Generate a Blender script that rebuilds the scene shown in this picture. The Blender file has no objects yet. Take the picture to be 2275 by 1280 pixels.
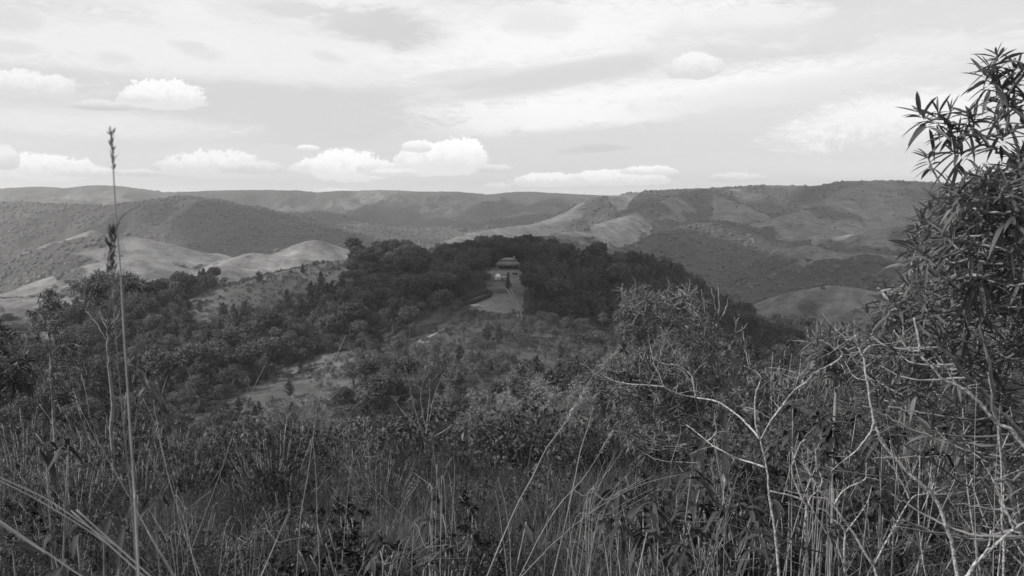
import bpy, math, random
import numpy as np
from mathutils import Vector
rnd = random.Random(7)
RS = np.random.RandomState(11)
scene = bpy.context.scene

# ------------------------------------------------------------------ camera (eye at the origin, looking north along +Y)
F = 1770.0                      # focal length in pixels of the 2275 px wide photograph
PITCH = math.radians(6.7)
cam_d = bpy.data.cameras.new("camera")
cam = bpy.data.objects.new("camera", cam_d)
scene.collection.objects.link(cam)
cam_d.sensor_width = 36.0
cam_d.lens = F / 2275.0 * 36.0
cam_d.clip_start = 0.05
cam_d.clip_end = 40000.0
cam.location = (0, 0, 0)
cam.rotation_euler = (math.radians(90) - PITCH, 0, 0)
cam_d.dof.use_dof = True
cam_d.dof.focus_distance = 6.0
cam_d.dof.aperture_fstop = 28.0 / 3.2
scene.camera = cam

# ------------------------------------------------------------------ world: bright cloudy sky
SUN_EL, SUN_AZ = math.radians(33), math.radians(-104)     # azimuth measured from +Y towards +X: the sun stands to the west
SUN = np.array([math.sin(SUN_AZ) * math.cos(SUN_EL), math.cos(SUN_AZ) * math.cos(SUN_EL), math.sin(SUN_EL)])
world = bpy.data.worlds.new("World")
scene.world = world
world.use_nodes = True
wt = world.node_tree
wt.nodes.clear()

class NB:
    """small expression builder for shader nodes"""
    def __init__(s, tree): s.t = tree
    def n(s, typ, **kw):
        nd = s.t.nodes.new(typ)
        for k, v in kw.items(): setattr(nd, k, v)
        return nd
    def link(s, a, b): s.t.links.new(a, b)
    def put(s, sock, v):
        if isinstance(v, bpy.types.NodeSocket): s.t.links.new(v, sock)
        elif v is not None: sock.default_value = v
    def m(s, op, a, b=None, c=None, clamp=False):
        nd = s.n('ShaderNodeMath', operation=op, use_clamp=clamp)
        s.put(nd.inputs[0], a)
        if b is not None: s.put(nd.inputs[1], b)
        if c is not None: s.put(nd.inputs[2], c)
        return nd.outputs[0]
    def noise(s, vec, scale, detail=4, rough=.55, dist=0.0):
        nd = s.n('ShaderNodeTexNoise')
        s.put(nd.inputs['Vector'], vec)
        nd.inputs['Scale'].default_value = scale
        nd.inputs['Detail'].default_value = detail
        nd.inputs['Roughness'].default_value = rough
        nd.inputs['Distortion'].default_value = dist
        return nd.outputs['Fac']
    def comb(s, x, y, z):
        nd = s.n('ShaderNodeCombineXYZ')
        s.put(nd.inputs[0], x); s.put(nd.inputs[1], y); s.put(nd.inputs[2], z)
        return nd.outputs[0]
    def smooth(s, v, a, b, lo=0.0, hi=1.0):
        nd = s.n('ShaderNodeMapRange', interpolation_type='SMOOTHSTEP')
        s.put(nd.inputs[0], v)
        for i, q in enumerate((a, b, lo, hi)): s.put(nd.inputs[i + 1], q)
        return nd.outputs[0]
    def mix(s, f, a, b):
        nd = s.n('ShaderNodeMix', data_type='FLOAT')
        s.put(nd.inputs[0], f); s.put(nd.inputs[2], a); s.put(nd.inputs[3], b)
        return nd.outputs[0]

W = NB(wt)
SKY = 0.1                                                 # background strength
tc = W.n('ShaderNodeTexCoord')
sep = W.n('ShaderNodeSeparateXYZ'); W.link(tc.outputs['Generated'], sep.inputs[0])
dx, dy, dz = sep.outputs
az = W.m('MULTIPLY', W.m('ARCTAN2', dx, dy), 57.29578)
el = W.m('MULTIPLY', W.m('ARCSINE', dz), 57.29578)
def azel(px, py):
    cx, cy = (px - 1137.5) / F, (640 - py) / F
    d = (cx, math.cos(PITCH) + cy * math.sin(PITCH), -math.sin(PITCH) + cy * math.cos(PITCH))
    return math.degrees(math.atan2(d[0], d[1])), math.degrees(math.atan2(d[2], math.hypot(d[0], d[1])))
pl = W.comb(W.m('DIVIDE', dx, W.m('ADD', W.m('MAXIMUM', dz, 0.0), .08)), W.m('DIVIDE', dy, W.m('ADD', W.m('MAXIMUM', dz, 0.0), .08)), 0.0)
ae = W.comb(az, el, 0.0)
aes = W.comb(W.m('ADD', W.m('MULTIPLY', az, .33), W.m('MULTIPLY', el, .1)), W.m('SUBTRACT', el, W.m('MULTIPLY', az, .05)), 0.0)
n_big = W.noise(aes, .30, 6, .58, .6)
n_fine = W.noise(aes, 1.3, 6, .6, .8)
n_puff = W.noise(ae, .42, 5, .6)
n_puff2 = W.noise(ae, 1.5, 6, .7)
n_puff3 = W.noise(ae, 4.5, 5, .7)
n_wisp = W.noise(W.comb(W.m('ADD', W.m('MULTIPLY', az, .9), W.m('MULTIPLY', el, .9)), W.m('MULTIPLY', el, 3.2), 3.0), 1.6, 6, .68, .5)
nishita = W.n('ShaderNodeTexSky', sky_type='NISHITA', sun_disc=False)
nishita.sun_elevation = SUN_EL
nishita.sun_rotation = SUN_AZ
bw = W.n('ShaderNodeRGBToBW'); W.link(nishita.outputs[0], bw.inputs[0])
def srgb(v): return ((v + .055) / 1.055) ** 2.4 / SKY     # display brightness -> sky value
base = W.m('ADD', W.m('MULTIPLY', W.m('MINIMUM', bw.outputs[0], 6.5), .12), srgb(.868) - .55)
# high thin cloud brightens, folds and streaks
veil = W.smooth(W.m('ADD', n_big, W.m('MULTIPLY', W.m('SUBTRACT', n_fine, .5), .45)), .42, .66)
hi = W.smooth(el, 3.0, 12.0, .15, 1.0)
val = W.mix(W.m('MULTIPLY', W.m('MULTIPLY', veil, hi), .8), base, srgb(.965))
SOFT = [ # px, py, half width, half height, tilt (px down per px right), brightness, weight
 (1400, 225, 620, 48, -.10, .985, 1.0), (1000, 262, 260, 26, .06, .97, .8), (560, 120, 700, 62, .0, .955, .85), (1250, 75, 420, 70, -.1, .98, 1.0),
 (700, 20, 700, 40, 0, .965, .5), (850, 62, 150, 44, .12, .84, 1.0), (700, 30, 120, 22, .1, .86, .8), (1030, 165, 100, 12, -.1, .87, .6),
 (1900, 55, 420, 46, -.02, .885, .9), (1270, 160, 250, 24, -.12, .86, .85), (1150, 190, 160, 22, -.12, .86, .8), (560, 225, 360, 42, .0, .85, 1.0), (700, 275, 330, 52, 0, .85, 1.0),
 (150, 170, 150, 16, .03, .86, .8), (440, 112, 60, 18, .2, .89, .9), (255, 130, 34, 12, 0, .89, .8), (735, 128, 40, 12, .2, .90, .9), (10, 45, 60, 22, 0, .88, .9), (20, 105, 50, 12, 0, .89, .9),
 (200, 275, 300, 26, .02, .925, .9), (1860, 200, 420, 36, -.06, .90, .7), (1390, 320, 330, 34, 0, .87, .8), (1330, 330, 60, 9, 0, .83, 1.0), (1270, 335, 32, 6, 0, .84, .9),
 (1700, 265, 220, 24, -.04, .885, .8), (1950, 270, 190, 52, -.12, .985, .95), (1880, 325, 60, 16, 0, .985, .8), (1930, 370, 260, 26, .02, .895, .9), (1560, 372, 160, 20, 0, .885, .8),
 (1500, 95, 60, 55, 0, .91, .8), (1700, 40, 120, 26, 0, .96, .8), (1200, 50, 90, 30, 0, .91, .8), (1630, 75, 200, 20, 0, .9, .5)]
for (px, py, hw, hh, tilt, b, wgt) in SOFT:
    a0, e0 = azel(px, py)
    ra, re = hw / 31.0, hh / 31.0
    u = W.m('DIVIDE', W.m('SUBTRACT', az, a0), ra)
    v = W.m('DIVIDE', W.m('ADD', W.m('SUBTRACT', el, e0), W.m('MULTIPLY', W.m('SUBTRACT', az, a0), tilt)), re)
    d = W.m('ADD', W.m('MULTIPLY', u, u), W.m('MULTIPLY', v, v))
    d = W.m('ADD', d, W.m('MULTIPLY', W.m('SUBTRACT', n_fine, .5), 2.4))
    d = W.m('ADD', d, W.m('MULTIPLY', W.m('SUBTRACT', n_big, .5), 2.0))
    d = W.m('ADD', d, W.m('MULTIPLY', W.m('SUBTRACT', n_wisp, .5), 1.6))
    val = W.mix(W.m('MULTIPLY', W.smooth(d, 1.5, .0), wgt), val, srgb(b))
CUM = [ # px, base py, half width, height, brightness of the top, softness
 (100, 388, 92, 42, .97, .3), (200, 388, 62, 18, .94, .4), (310, 388, 60, 14, .915, .5), (395, 376, 60, 20, .92, .4), (480, 382, 105, 50, .965, .35), (560, 380, 70, 26, .93, .5), (365, 228, 84, 50, .985, .3), (310, 222, 30, 20, .97, .3),
 (50, 204, 105, 44, .955, .35), (10, 365, 28, 34, .925, .3), (683, 331, 27, 9, .98, .3), (700, 378, 55, 28, .98, .3), (775, 388, 85, 58, 1.0, .2), (850, 380, 60, 26, .97, .3),
 (975, 372, 115, 66, 1.0, .2), (1020, 368, 68, 62, 1.0, .2), (925, 332, 38, 22, .985, .2), (870, 388, 60, 16, .96, .4), (1100, 380, 50, 16, .92, .5),
 (1225, 408, 90, 26, .985, .25), (1375, 404, 120, 28, .99, .25), (1445, 384, 70, 17, .99, .2), (1540, 162, 62, 44, .955, .3), (1640, 400, 70, 18, .93, .4),
 (750, 426, 50, 8, .95, .4), (1100, 420, 40, 16, .93, .5), (1885, 342, 50, 26, .99, .3), (1990, 330, 190, 100, .955, .6), (220, 240, 60, 16, .90, .5)]
for i, (px, py, hw, hh, b, soft) in enumerate(CUM):
    a0, e0 = azel(px, py)
    u = W.m('DIVIDE', W.m('SUBTRACT', az, a0), hw / 31.0)
    v = W.m('DIVIDE', W.m('SUBTRACT', el, e0), hh / 31.0)
    vv = W.m('MAXIMUM', v, W.m('MULTIPLY', v, -3.2))              # flat bottoms
    d = W.m('ADD', W.m('MULTIPLY', u, u), W.m('MULTIPLY', vv, vv))
    d = W.m('ADD', d, W.m('MULTIPLY', W.m('SUBTRACT', n_puff, .5), 1.7))
    d = W.m('ADD', d, W.m('MULTIPLY', W.m('SUBTRACT', n_puff2, .5), 1.5))
    d = W.m('ADD', d, W.m('MULTIPLY', W.m('SUBTRACT', n_puff3, .5), .9))
    mask = W.smooth(d, 1.0, 1.0 - soft * .85)
    shade = W.mix(W.smooth(W.m('ADD', v, W.m('MULTIPLY', W.m('SUBTRACT', n_puff2, .5), 1.3)), -.1, .75), srgb(b - .075), srgb(b + .02))
    val = W.mix(mask, val, shade)
val = W.mix(W.smooth(el, 0.0, -2.0), val, srgb(.55))
# brighter towards the (veiled) sun and overhead
bg = W.n('ShaderNodeBackground'); bg.inputs[1].default_value = SKY
cc = W.n('ShaderNodeCombineColor')
for i in range(3): W.link(val, cc.inputs[i])
W.link(cc.outputs[0], bg.inputs[0])
wo = W.n('ShaderNodeOutputWorld'); W.link(bg.outputs[0], wo.inputs[0])

# ------------------------------------------------------------------ sun
sd = bpy.data.lights.new("sun", 'SUN')
sd.energy = 5.0
sd.angle = math.radians(0.9)
sd.color = (1.0, .985, .96)
sun = bpy.data.objects.new("sun", sd)
scene.collection.objects.link(sun)
sun.rotation_euler = Vector(-SUN).to_track_quat('-Z', 'Y').to_euler()
scene.view_settings.view_transform = 'Standard'
scene.view_settings.look = 'None'
scene.view_settings.exposure = 0.0
scene.view_settings.gamma = 1.0
scene.view_settings.use_curve_mapping = False
scene.cycles.volume_bounces = 1
scene.cycles.max_bounces = 6
scene.cycles.transparent_max_bounces = 8

# ------------------------------------------------------------------ helpers
def P(px, py, Y):
    """point of the place seen at pixel px,py of the photograph at depth Y metres"""
    cx, cy = (px - 1137.5) / F, (640 - py) / F
    fy = math.cos(PITCH) + cy * math.sin(PITCH)
    return np.array([cx / fy * Y, Y, (-math.sin(PITCH) + cy * math.cos(PITCH)) / fy * Y])
def project(X, Y, Z):
    dd = Y * math.cos(PITCH) - Z * math.sin(PITCH)
    up = Y * math.sin(PITCH) + Z * math.cos(PITCH)
    return 1137.5 + F * X / dd, 640 - F * up / dd
def tag(o, label=None, cat=None, group=None, kind=None):
    for k, v in (('label', label), ('category', cat), ('group', group), ('kind', kind)):
        if v is not None: o[k] = v
    return o
def mesh_from(name, V, quads=None, tris=None, mats=(), smooth=False, attr=None, polys=None):
    me = bpy.data.meshes.new(name)
    V = np.asarray(V, dtype=np.float32).reshape(-1, 3)
    loops, starts, tot = [], [], 0
    for f, k in ((quads, 4), (tris, 3)):
        if f is not None and len(f):
            f = np.asarray(f, dtype=np.int32).reshape(-1, k)
            loops.append(f.ravel())
            starts.append(tot + np.arange(len(f), dtype=np.int32) * k)
            tot += f.size
    for f in (polys or []):
        loops.append(np.asarray(f, dtype=np.int32)); starts.append(np.array([tot], dtype=np.int32)); tot += len(f)
    loops = np.concatenate(loops); starts = np.concatenate(starts)
    me.vertices.add(len(V)); me.vertices.foreach_set('co', V.ravel())
    me.loops.add(len(loops)); me.loops.foreach_set('vertex_index', loops)
    me.polygons.add(len(starts)); me.polygons.foreach_set('loop_start', starts)
    if smooth: me.polygons.foreach_set('use_smooth', np.ones(len(starts), dtype=bool))
    for m in mats: me.materials.append(m)
    if attr:
        for an, av in attr.items():
            a = me.attributes.new(an, 'FLOAT', 'POINT'); a.data.foreach_set('value', np.asarray(av, dtype=np.float32))
    me.update(calc_edges=True)
    me.validate()
    return me
def obj(name, me, parent=None, loc=(0, 0, 0), rz=0.0, sc=None):
    o = bpy.data.objects.new(name, me)
    scene.collection.objects.link(o)
    if parent is not None: o.parent = parent
    o.location = loc; o.rotation_euler = (0, 0, rz)
    if sc is not None: o.scale = sc if hasattr(sc, '__len__') else (sc, sc, sc)
    return o

class Geo:
    """collects quads/tris, then becomes one mesh"""
    def __init__(s): s.V = []; s.Q = []; s.T = []; s.n = 0
    def add(s, V, Q=None, T=None):
        V = np.asarray(V, dtype=np.float64).reshape(-1, 3)
        if Q is not None and len(Q): s.Q.append(np.asarray(Q).reshape(-1, 4) + s.n)
        if T is not None and len(T): s.T.append(np.asarray(T).reshape(-1, 3) + s.n)
        s.V.append(V); s.n += len(V)
    def mesh(s, name, mat, smooth=False, origin=None):
        V = np.concatenate(s.V)
        if origin is not None: V = V - np.asarray(origin)
        return mesh_from(name, V, np.concatenate(s.Q) if s.Q else None, np.concatenate(s.T) if s.T else None, [mat], smooth)
def unit(a): return a / np.maximum(np.linalg.norm(a, axis=-1, keepdims=True), 1e-9)
def tube(g, pts, rad, sides=5):
    """one tapered tube along a polyline"""
    pts = np.asarray(pts, float); k = len(pts)
    rad = np.linspace(rad[0], rad[1], k) if len(rad) == 2 and k != 2 else np.asarray(rad, float)
    T = unit(np.gradient(pts, axis=0))
    ref = np.array([0.31, .17, .93]) if abs(T[0][2]) < .9 else np.array([.93, .2, .1])
    A = unit(np.cross(T, ref)); B = np.cross(T, A)
    an = np.arange(sides) / sides * 2 * math.pi
    V = pts[:, None] + rad[:, None, None] * (np.cos(an)[None, :, None] * A[:, None] + np.sin(an)[None, :, None] * B[:, None])
    i = np.arange(k - 1)[:, None] * sides; j = np.arange(sides)[None]; j2 = (j + 1) % sides
    Q = np.stack([i + j, i + j2, i + sides + j2, i + sides + j], -1).reshape(-1, 4)
    V = V.reshape(-1, 3)
    T_ = [[k * sides, (q + 1) % sides, q] for q in range(sides)] + [[k * sides + 1, (k - 1) * sides + q, (k - 1) * sides + (q + 1) % sides] for q in range(sides)]
    g.add(np.vstack([V, pts[:1], pts[-1:]]), Q, T_)
def curve(p, k=6, jit=0.0, seed=None):
    """resample a polyline with Catmull-Rom smoothing, k points per segment"""
    p = np.asarray(p, float)
    q = np.vstack([2 * p[0] - p[1], p, 2 * p[-1] - p[-2]])
    out = []
    for i in range(1, len(q) - 2):
        for t in np.arange(k) / k:
            out.append(.5 * ((2 * q[i]) + (-q[i-1] + q[i+1]) * t + (2 * q[i-1] - 5 * q[i] + 4 * q[i+1] - q[i+2]) * t * t + (-q[i-1] + 3 * q[i] - 3 * q[i+1] + q[i+2]) * t ** 3))
    out.append(p[-1]); out = np.array(out)
    if jit:
        j = RS.normal(size=out.shape) * jit; j[0] = 0
        out = out + j
    return out
def leaves(g, Pp, D, L, Wd, bend=.2, nt=5, fold=.3, up=None):
    """lanceolate leaves: Pp base points, D directions, L lengths, Wd widths (arrays); nt=0 gives plain rhombs"""
    n = len(Pp)
    if n == 0: return
    D = unit(np.asarray(D, float)); L = np.broadcast_to(L, n).astype(float); Wd = np.broadcast_to(Wd, n).astype(float)
    if up is None: up = RS.normal(size=(n, 3)) * .35 + np.array([0, 0, 1.0])
    S = unit(np.cross(D, up)); N = np.cross(S, D)
    down = np.array([0, 0, -1.0])
    if nt == 0:
        mid = Pp + D * (L * .45)[:, None]
        tip = Pp + D * L[:, None] + down * (L * bend)[:, None]
        V = np.stack([Pp, mid + S * (Wd / 2)[:, None] + N * (fold * Wd / 2)[:, None], tip, mid - S * (Wd / 2)[:, None] + N * (fold * Wd / 2)[:, None]], 1)
        g.add(V.reshape(-1, 3), np.arange(n * 4).reshape(-1, 4)); return
    t = np.linspace(0, 1, nt)
    w = np.sin(np.pi * np.clip(t * .92 + .04, 0, 1)) ** .8 * (1 - .35 * t)
    w[0] *= .5; w[-1] = .02
    C = Pp[:, None] + D[:, None] * (L[:, None] * t)[..., None] + down * (L[:, None] * np.broadcast_to(bend, n)[:, None] * t * t)[..., None]
    hw = (Wd[:, None] * w / 2)[..., None]
    V = np.stack([C + S[:, None] * hw + N[:, None] * hw * fold * 2, C, C - S[:, None] * hw + N[:, None] * hw * fold * 2], 2)
    base = (np.arange(n) * nt * 3)[:, None, None] + (np.arange(nt - 1) * 3)[None, :, None]
    a = np.array([0, 1, 4, 3]); b = np.array([1, 2, 5, 4])
    Q = np.concatenate([base + a, base + b], 1).reshape(-1, 4)
    g.add(V.reshape(-1, 3), Q)
def randdir(n, seed=None):
    return unit(RS.normal(size=(n, 3)))
def lat(ix, iy, seed):
    h = (ix.astype(np.int64) * 374761393 + iy.astype(np.int64) * 668265263 + seed * 1442695041) & 0xffffffff
    h = ((h ^ (h >> 13)) * 1274126177) & 0xffffffff
    return ((h ^ (h >> 16)) & 0xffff) / 65535.0
def vn(x, y, seed=0):
    x = np.asarray(x, float); y = np.asarray(y, float)
    ix, iy = np.floor(x), np.floor(y); fx, fy = x - ix, y - iy
    fx = fx * fx * (3 - 2 * fx); fy = fy * fy * (3 - 2 * fy)
    a, b, c, d = lat(ix, iy, seed), lat(ix + 1, iy, seed), lat(ix, iy + 1, seed), lat(ix + 1, iy + 1, seed)
    return (a + (b - a) * fx) * (1 - fy) + (c + (d - c) * fx) * fy
def fbm(x, y, wl, octv=4, seed=0, gain=.5):
    s = 0.0; a = 1.0; tot = 0.0
    for o in range(octv):
        c, q = math.cos(o * 1.3), math.sin(o * 1.3)
        s = s + a * (vn((x * c - y * q) / wl, (x * q + y * c) / wl, seed + o * 17) - .5); tot += a; a *= gain; wl *= .5
    return s / tot * 2

ORD = "first second third fourth fifth sixth seventh eighth ninth tenth eleventh twelfth thirteenth fourteenth fifteenth sixteenth seventeenth eighteenth nineteenth twentieth".split()
def ordinal(n):
    if n <= 20: return ORD[n - 1]
    t_, u = divmod(n, 10)
    tens = {2: 'twent', 3: 'thirt', 4: 'fort', 5: 'fift', 6: 'sixt', 7: 'sevent', 8: 'eight', 9: 'ninet'}[min(t_, 9)]
    return tens + 'ieth' if u == 0 else tens + 'y-' + ORD[u - 1]
def single_out(items, sectors):
    """items: (object, stem phrase, px, py): adds where it stands and its rank downhill to each label"""
    cells = {}
    for o, ph, px, py in items:
        sec = next(w for lim, w in sectors if px < lim)
        cells.setdefault((ph, sec), []).append((py, px, o))
    for (ph, sec), lst in cells.items():
        lst.sort(key=lambda q: q[:2])
        for k, (_, _, o) in enumerate(lst):
            o['label'] = ph + " " + sec + ("" if len(lst) == 1 else ", highest there" if k == 0 else ", lowest there" if k == len(lst) - 1 else ", " + ordinal(k + 1) + " highest there")
# ------------------------------------------------------------------ materials
def material(name, col, rough=.8, var=.25, scale=3.0, col2=None, bump=0.0, bscale=40.0, transl=0.0, spec=.3, obj_var=0.0, coord='Object', detail=4):
    """procedural grey material: noise between two tones, optional bump and leaf translucency"""
    m = bpy.data.materials.new(name); m.use_nodes = True
    t = m.node_tree; t.nodes.clear(); B = NB(t)
    tcn = B.n('ShaderNodeTexCoord')
    nz = B.noise(tcn.outputs[coord], scale, detail, .6)
    f = B.smooth(nz, .32, .68)
    c2 = col2 if col2 is not None else col * (1 + var)
    c1 = col if col2 is not None else col * (1 - var)
    v = B.mix(f, c1, c2)
    if obj_var:
        oi = B.n('ShaderNodeObjectInfo')
        v = B.m('MULTIPLY', v, B.m('ADD', B.m('MULTIPLY', oi.outputs['Random'], 2 * obj_var), 1 - obj_var))
    c = B.n('ShaderNodeCombineColor')
    for i, k in enumerate((1.0, 1.0, 1.0)): B.link(v, c.inputs[i])
    p = B.n('ShaderNodeBsdfPrincipled')
    B.link(c.outputs[0], p.inputs['Base Color'])
    p.inputs['Roughness'].default_value = rough
    p.inputs['Specular IOR Level'].default_value = spec
    if bump:
        bn = B.n('ShaderNodeBump'); bn.inputs['Strength'].default_value = bump
        bn.inputs['Distance'].default_value = .3 / bscale * 2
        B.link(B.noise(tcn.outputs[coord], bscale, 5, .65), bn.inputs['Height'])
        B.link(bn.outputs[0], p.inputs['Normal'])
    sh = p.outputs[0]
    if transl:
        tr = B.n('ShaderNodeBsdfTranslucent'); B.link(c.outputs[0], tr.inputs[0])
        mx = B.n('ShaderNodeMixShader'); mx.inputs[0].default_value = transl
        B.link(sh, mx.inputs[1]); B.link(tr.outputs[0], mx.inputs[2]); sh = mx.outputs[0]
    o = B.n('ShaderNodeOutputMaterial'); B.link(sh, o.inputs[0])
    return m

# ------------------------------------------------------------------ terrain
# every ridge: crest as (px, py, depth) read off the photograph and set at its own distance, side slope, rounding, half width of the pasture on it
RIDGES = [
 ([(-700,430,5200),(-300,455,5000),(0,420,5000),(90,416,5000),(155,428,4900),(220,413,4900),(280,425,4900),(330,430,4900),(390,428,4900),(500,424,4900),(600,423,5000),(640,424,5000),(700,429,5000),(760,426,5000),(840,423,5000),(930,427,5000),(1000,427,5000),(1075,434,5000),(1170,427,5000),(1240,431,5000),(1330,435,5000),(1600,440,5000),(2275,440,5000),(2800,440,5000)], 0.142, 120, 0),
 ([(-500,450,2700),(-150,446,2700),(0,449,2600),(150,458,2500),(240,458,2500),(330,448,2600),(410,437,2700),(460,450,2600),(560,485,2300),(650,522,2100),(740,550,1900)], 0.203, 48, 0),
 ([(700,470,3600),(760,480,3300),(830,510,2900),(900,540,2500)], 0.162, 64, 0),
 ([(1250,440,4300),(1180,470,3900),(1100,500,3400)], 0.135, 64, 0),
 ([(2900,430,3200),(2500,418,3200),(2275,416,3200),(2180,413,3200),(2080,408,3200),(1975,402,3200),(1880,405,3200),(1800,415,3250),(1690,413,3300),(1560,421,3300),(1500,423,3200),(1420,428,3200)], 0.216, 48, 0),
 ([(1420,428,3200),(1330,440,3000),(1285,465,2850),(1240,490,2700),(1140,504,2400),(1050,518,2200),(940,558,1900)], 0.465, 40, 212),
 ([(1640,421,3250),(1560,424,3000),(1500,438,2800),(1440,466,2500),(1360,492,2200),(1290,511,2000),(1220,527,1800),(1150,541,1600),(1060,550,1500),(970,570,1400)], 0.465, 36, 106),
 ([(1560,424,3000),(1610,445,2850),(1625,466,2700),(1600,500,2400)], 0.465, 40, 145),
 ([(1650,500,2300),(1590,492,2200),(1540,505,2050),(1480,520,1900)], 0.338, 32, 0),
 ([(1975,402,3200),(1900,440,2900),(1850,455,2700),(1790,470,2450),(1730,484,2300)], 0.403, 40, 168),
 ([(2080,408,3200),(2000,440,2900),(1930,470,2600),(1850,495,2350),(1820,515,2200)], 0.388, 40, 156),
 ([(1900,520,1800),(1965,507,1750),(2030,517,1700),(2120,530,1700)], 0.465, 40, 134),
 ([(1765,556,1350),(1800,545,1320),(1850,556,1300),(1880,568,1280)], 0.527, 24, 52),
 ([(1840,590,1150),(1870,566,1150),(1910,560,1150),(2000,572,1120),(2100,600,1100),(2300,620,1100)], 0.496, 36, 95),
 ([(1785,668,860),(1810,644,870),(1855,635,870),(1940,646,860),(2010,668,840),(2120,700,820)], 0.527, 32, 62),
 ([(-250,610,1900),(-60,590,1900),(0,584,1900),(70,560,1900),(135,536,1880),(200,512,1900)], 0.465, 24, 56),
 ([(-300,620,1500),(-60,588,1500),(0,580,1500),(60,574,1500),(120,556,1500),(190,531,1500),(250,522,1500),(310,530,1500),(370,548,1550),(470,563,1600)], 0.372, 28, 112),
 ([(60,642,1150),(150,612,1160),(250,578,1180),(300,572,1190),(360,590,1200),(420,622,1200)], 0.403, 24, 123),
 ([(380,632,1020),(440,606,1030),(500,588,1040),(560,596,1050),(600,604,1060)], 0.465, 20, 78),
 ([(500,578,1250),(560,564,1250),(620,572,1240),(690,580,1230)], 0.465, 20, 56),
 ([(640,556,1600),(700,532,1600),(745,548,1600)], 0.465, 24, 78),
 ([(-200,700,700),(-50,668,720),(60,660,740),(150,672,700)], 0.388, 32, 44),
 # the wooded hill in the middle and its spurs
 ([(160,805,380),(260,765,400),(340,735,410),(420,708,425),(520,668,445),(640,614,475),(700,594,500),(760,584,515),(830,584,518),(890,596,522),(955,634,530),(1000,626,528),(1050,600,520),(1140,583,510),(1250,600,520),(1400,640,505),(1520,690,480),(1620,750,450),(1720,800,430)], .27, 22, 0),
 ([(1140,585,490),(1140,595,455),(1125,640,410),(1115,690,377),(1060,745,330),(980,795,290),(860,835,262),(700,862,245),(520,888,235)], .22, 22, 0),
 ([(1250,606,500),(1290,660,430),(1330,730,370),(1340,790,320),(1330,850,270)], .22, 30, 0),
]
NEAR = ([0, 3, 6, 12, 20, 28, 40, 70, 120, 180, 240, 300, 400, 700, 1000, 1600, 3000, 4200, 7000, 20000],
        [-1.66, -2.35, -3.05, -4.7, -7.15, -9.9, -15.2, -28.5, -48, -67, -82, -93, -108, -135, -158, -182, -195, -175, -150, -150])
RW = []
for pts, slope, rr, gw in RIDGES:
    RW.append((np.array([P(*q) for q in pts]), slope, rr, gw))
def height(X, Y, want_veg=False):
    X = np.asarray(X, float); Y = np.asarray(Y, float)
    R = np.hypot(X, Y)
    base = np.interp(R, *NEAR)
    # beside and behind the viewpoint the hill keeps its height
    side = np.clip((-Y + .15 * np.abs(X)) / 60 , 0, 1)
    base = base * (1 - side) + (np.interp(R, [0, 3, 12, 60, 400], [-1.66, -1.9, -1.0, 6, -10])) * side
    base = np.where(R > 600, np.interp(R, *NEAR), base)
    H = base; grass = np.zeros_like(H); near_c = np.full(H.shape, 1e9)
    n0 = fbm(X, Y, 260, 3, 5)
    warp = 1 + .35 * n0
    for pts, slope, rr, gw in RW:
        lo, hi_ = pts.min(0), pts.max(0)
        reach = (max(pts[:, 2]) + 190) / slope + 60
        idx = np.nonzero((X > lo[0] - reach) & (X < hi_[0] + reach) & (Y > lo[1] - reach) & (Y < hi_[1] + reach))[0]
        if not len(idx): continue
        x, y = X[idx], Y[idx]
        best = np.full(len(idx), 1e9); cz = np.zeros(len(idx))
        top = np.full(len(idx), -1e9)
        for a, b in zip(pts[:-1], pts[1:]):
            ex, ey = b[0] - a[0], b[1] - a[1]
            t = np.clip(((x - a[0]) * ex + (y - a[1]) * ey) / (ex * ex + ey * ey), 0, 1)
            d = np.hypot(x - a[0] - t * ex, y - a[1] - t * ey)
            z = a[2] + (b[2] - a[2]) * t
            hh = z - slope * (np.sqrt(d * d + rr * rr) - rr) * warp[idx]
            k = 6.0
            top = np.maximum(top, hh)
            best = np.minimum(best, d)
        near_c[idx] = np.minimum(near_c[idx], best)
        old = H[idx]
        kk = np.clip(np.abs(top) * .0 + 6 + rr * .12, 4, 14)
        dlt = top - old
        sm = np.where(np.abs(dlt) < kk, (kk - np.abs(dlt)) ** 2 / (4 * kk), 0)
        H = H.copy(); H[idx] = np.maximum(top, old) + sm * np.where(best < rr, best / rr, 1)
        win = top > old - 2
        if gw:
            gg = np.clip((gw * (1 + 1.3 * fbm(x, y, gw * 1.3, 5, 31, .6)) - best) / (gw * .10) + .5, 0, 1)
            grass[idx] = np.where(win, gg, grass[idx])
        else:
            grass[idx] = np.where(win & (top > old + 4), grass[idx] * np.clip(1 - (top - old) / 12, 0, 1), grass[idx])
    far = np.clip((R - 900) / 1600, 0, 1)
    nr = 1 - np.abs(fbm(X + .25 * Y, Y * .42, 430, 4, 77, .45)) * 2
    nr2 = 1 - np.abs(fbm(X + 300 - .2 * Y, Y * .5, 210, 4, 78, .5)) * 2
    off = np.clip((near_c - 15) / 300, 0, 1)
    grass = grass * (1 - np.clip((R - 900) / 300, 0, 1) * (1 - np.clip((nr2 - .28) * 5, 0, 1)) * .85)
    H = H + far * off * ((nr - 1) * 85 + (nr2 - 1) * 45 + 12) + np.clip((R - 500) / 500, 0, 1) * fbm(X, Y, 90, 3, 3) * 3.0
    H = H - np.clip((X / np.maximum(Y, 1) - .2) / .12, 0, 1) * (Y > 0) * np.exp(-((R - 560) / 170) ** 2) * 28
    H = H + np.clip((R - 60) / 200, 0, 1) * fbm(X, Y, 30, 3, 9) * 1.2
    H = H + np.clip(R / 20, 0, 1) * np.clip(1.3 - R / 60, 0, 1) * fbm(X, Y, 6, 3, 19) * .35
    return (H, grass) if want_veg else H
def gz(x, y): return float(height(np.array([x]), np.array([y]))[0])

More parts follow.
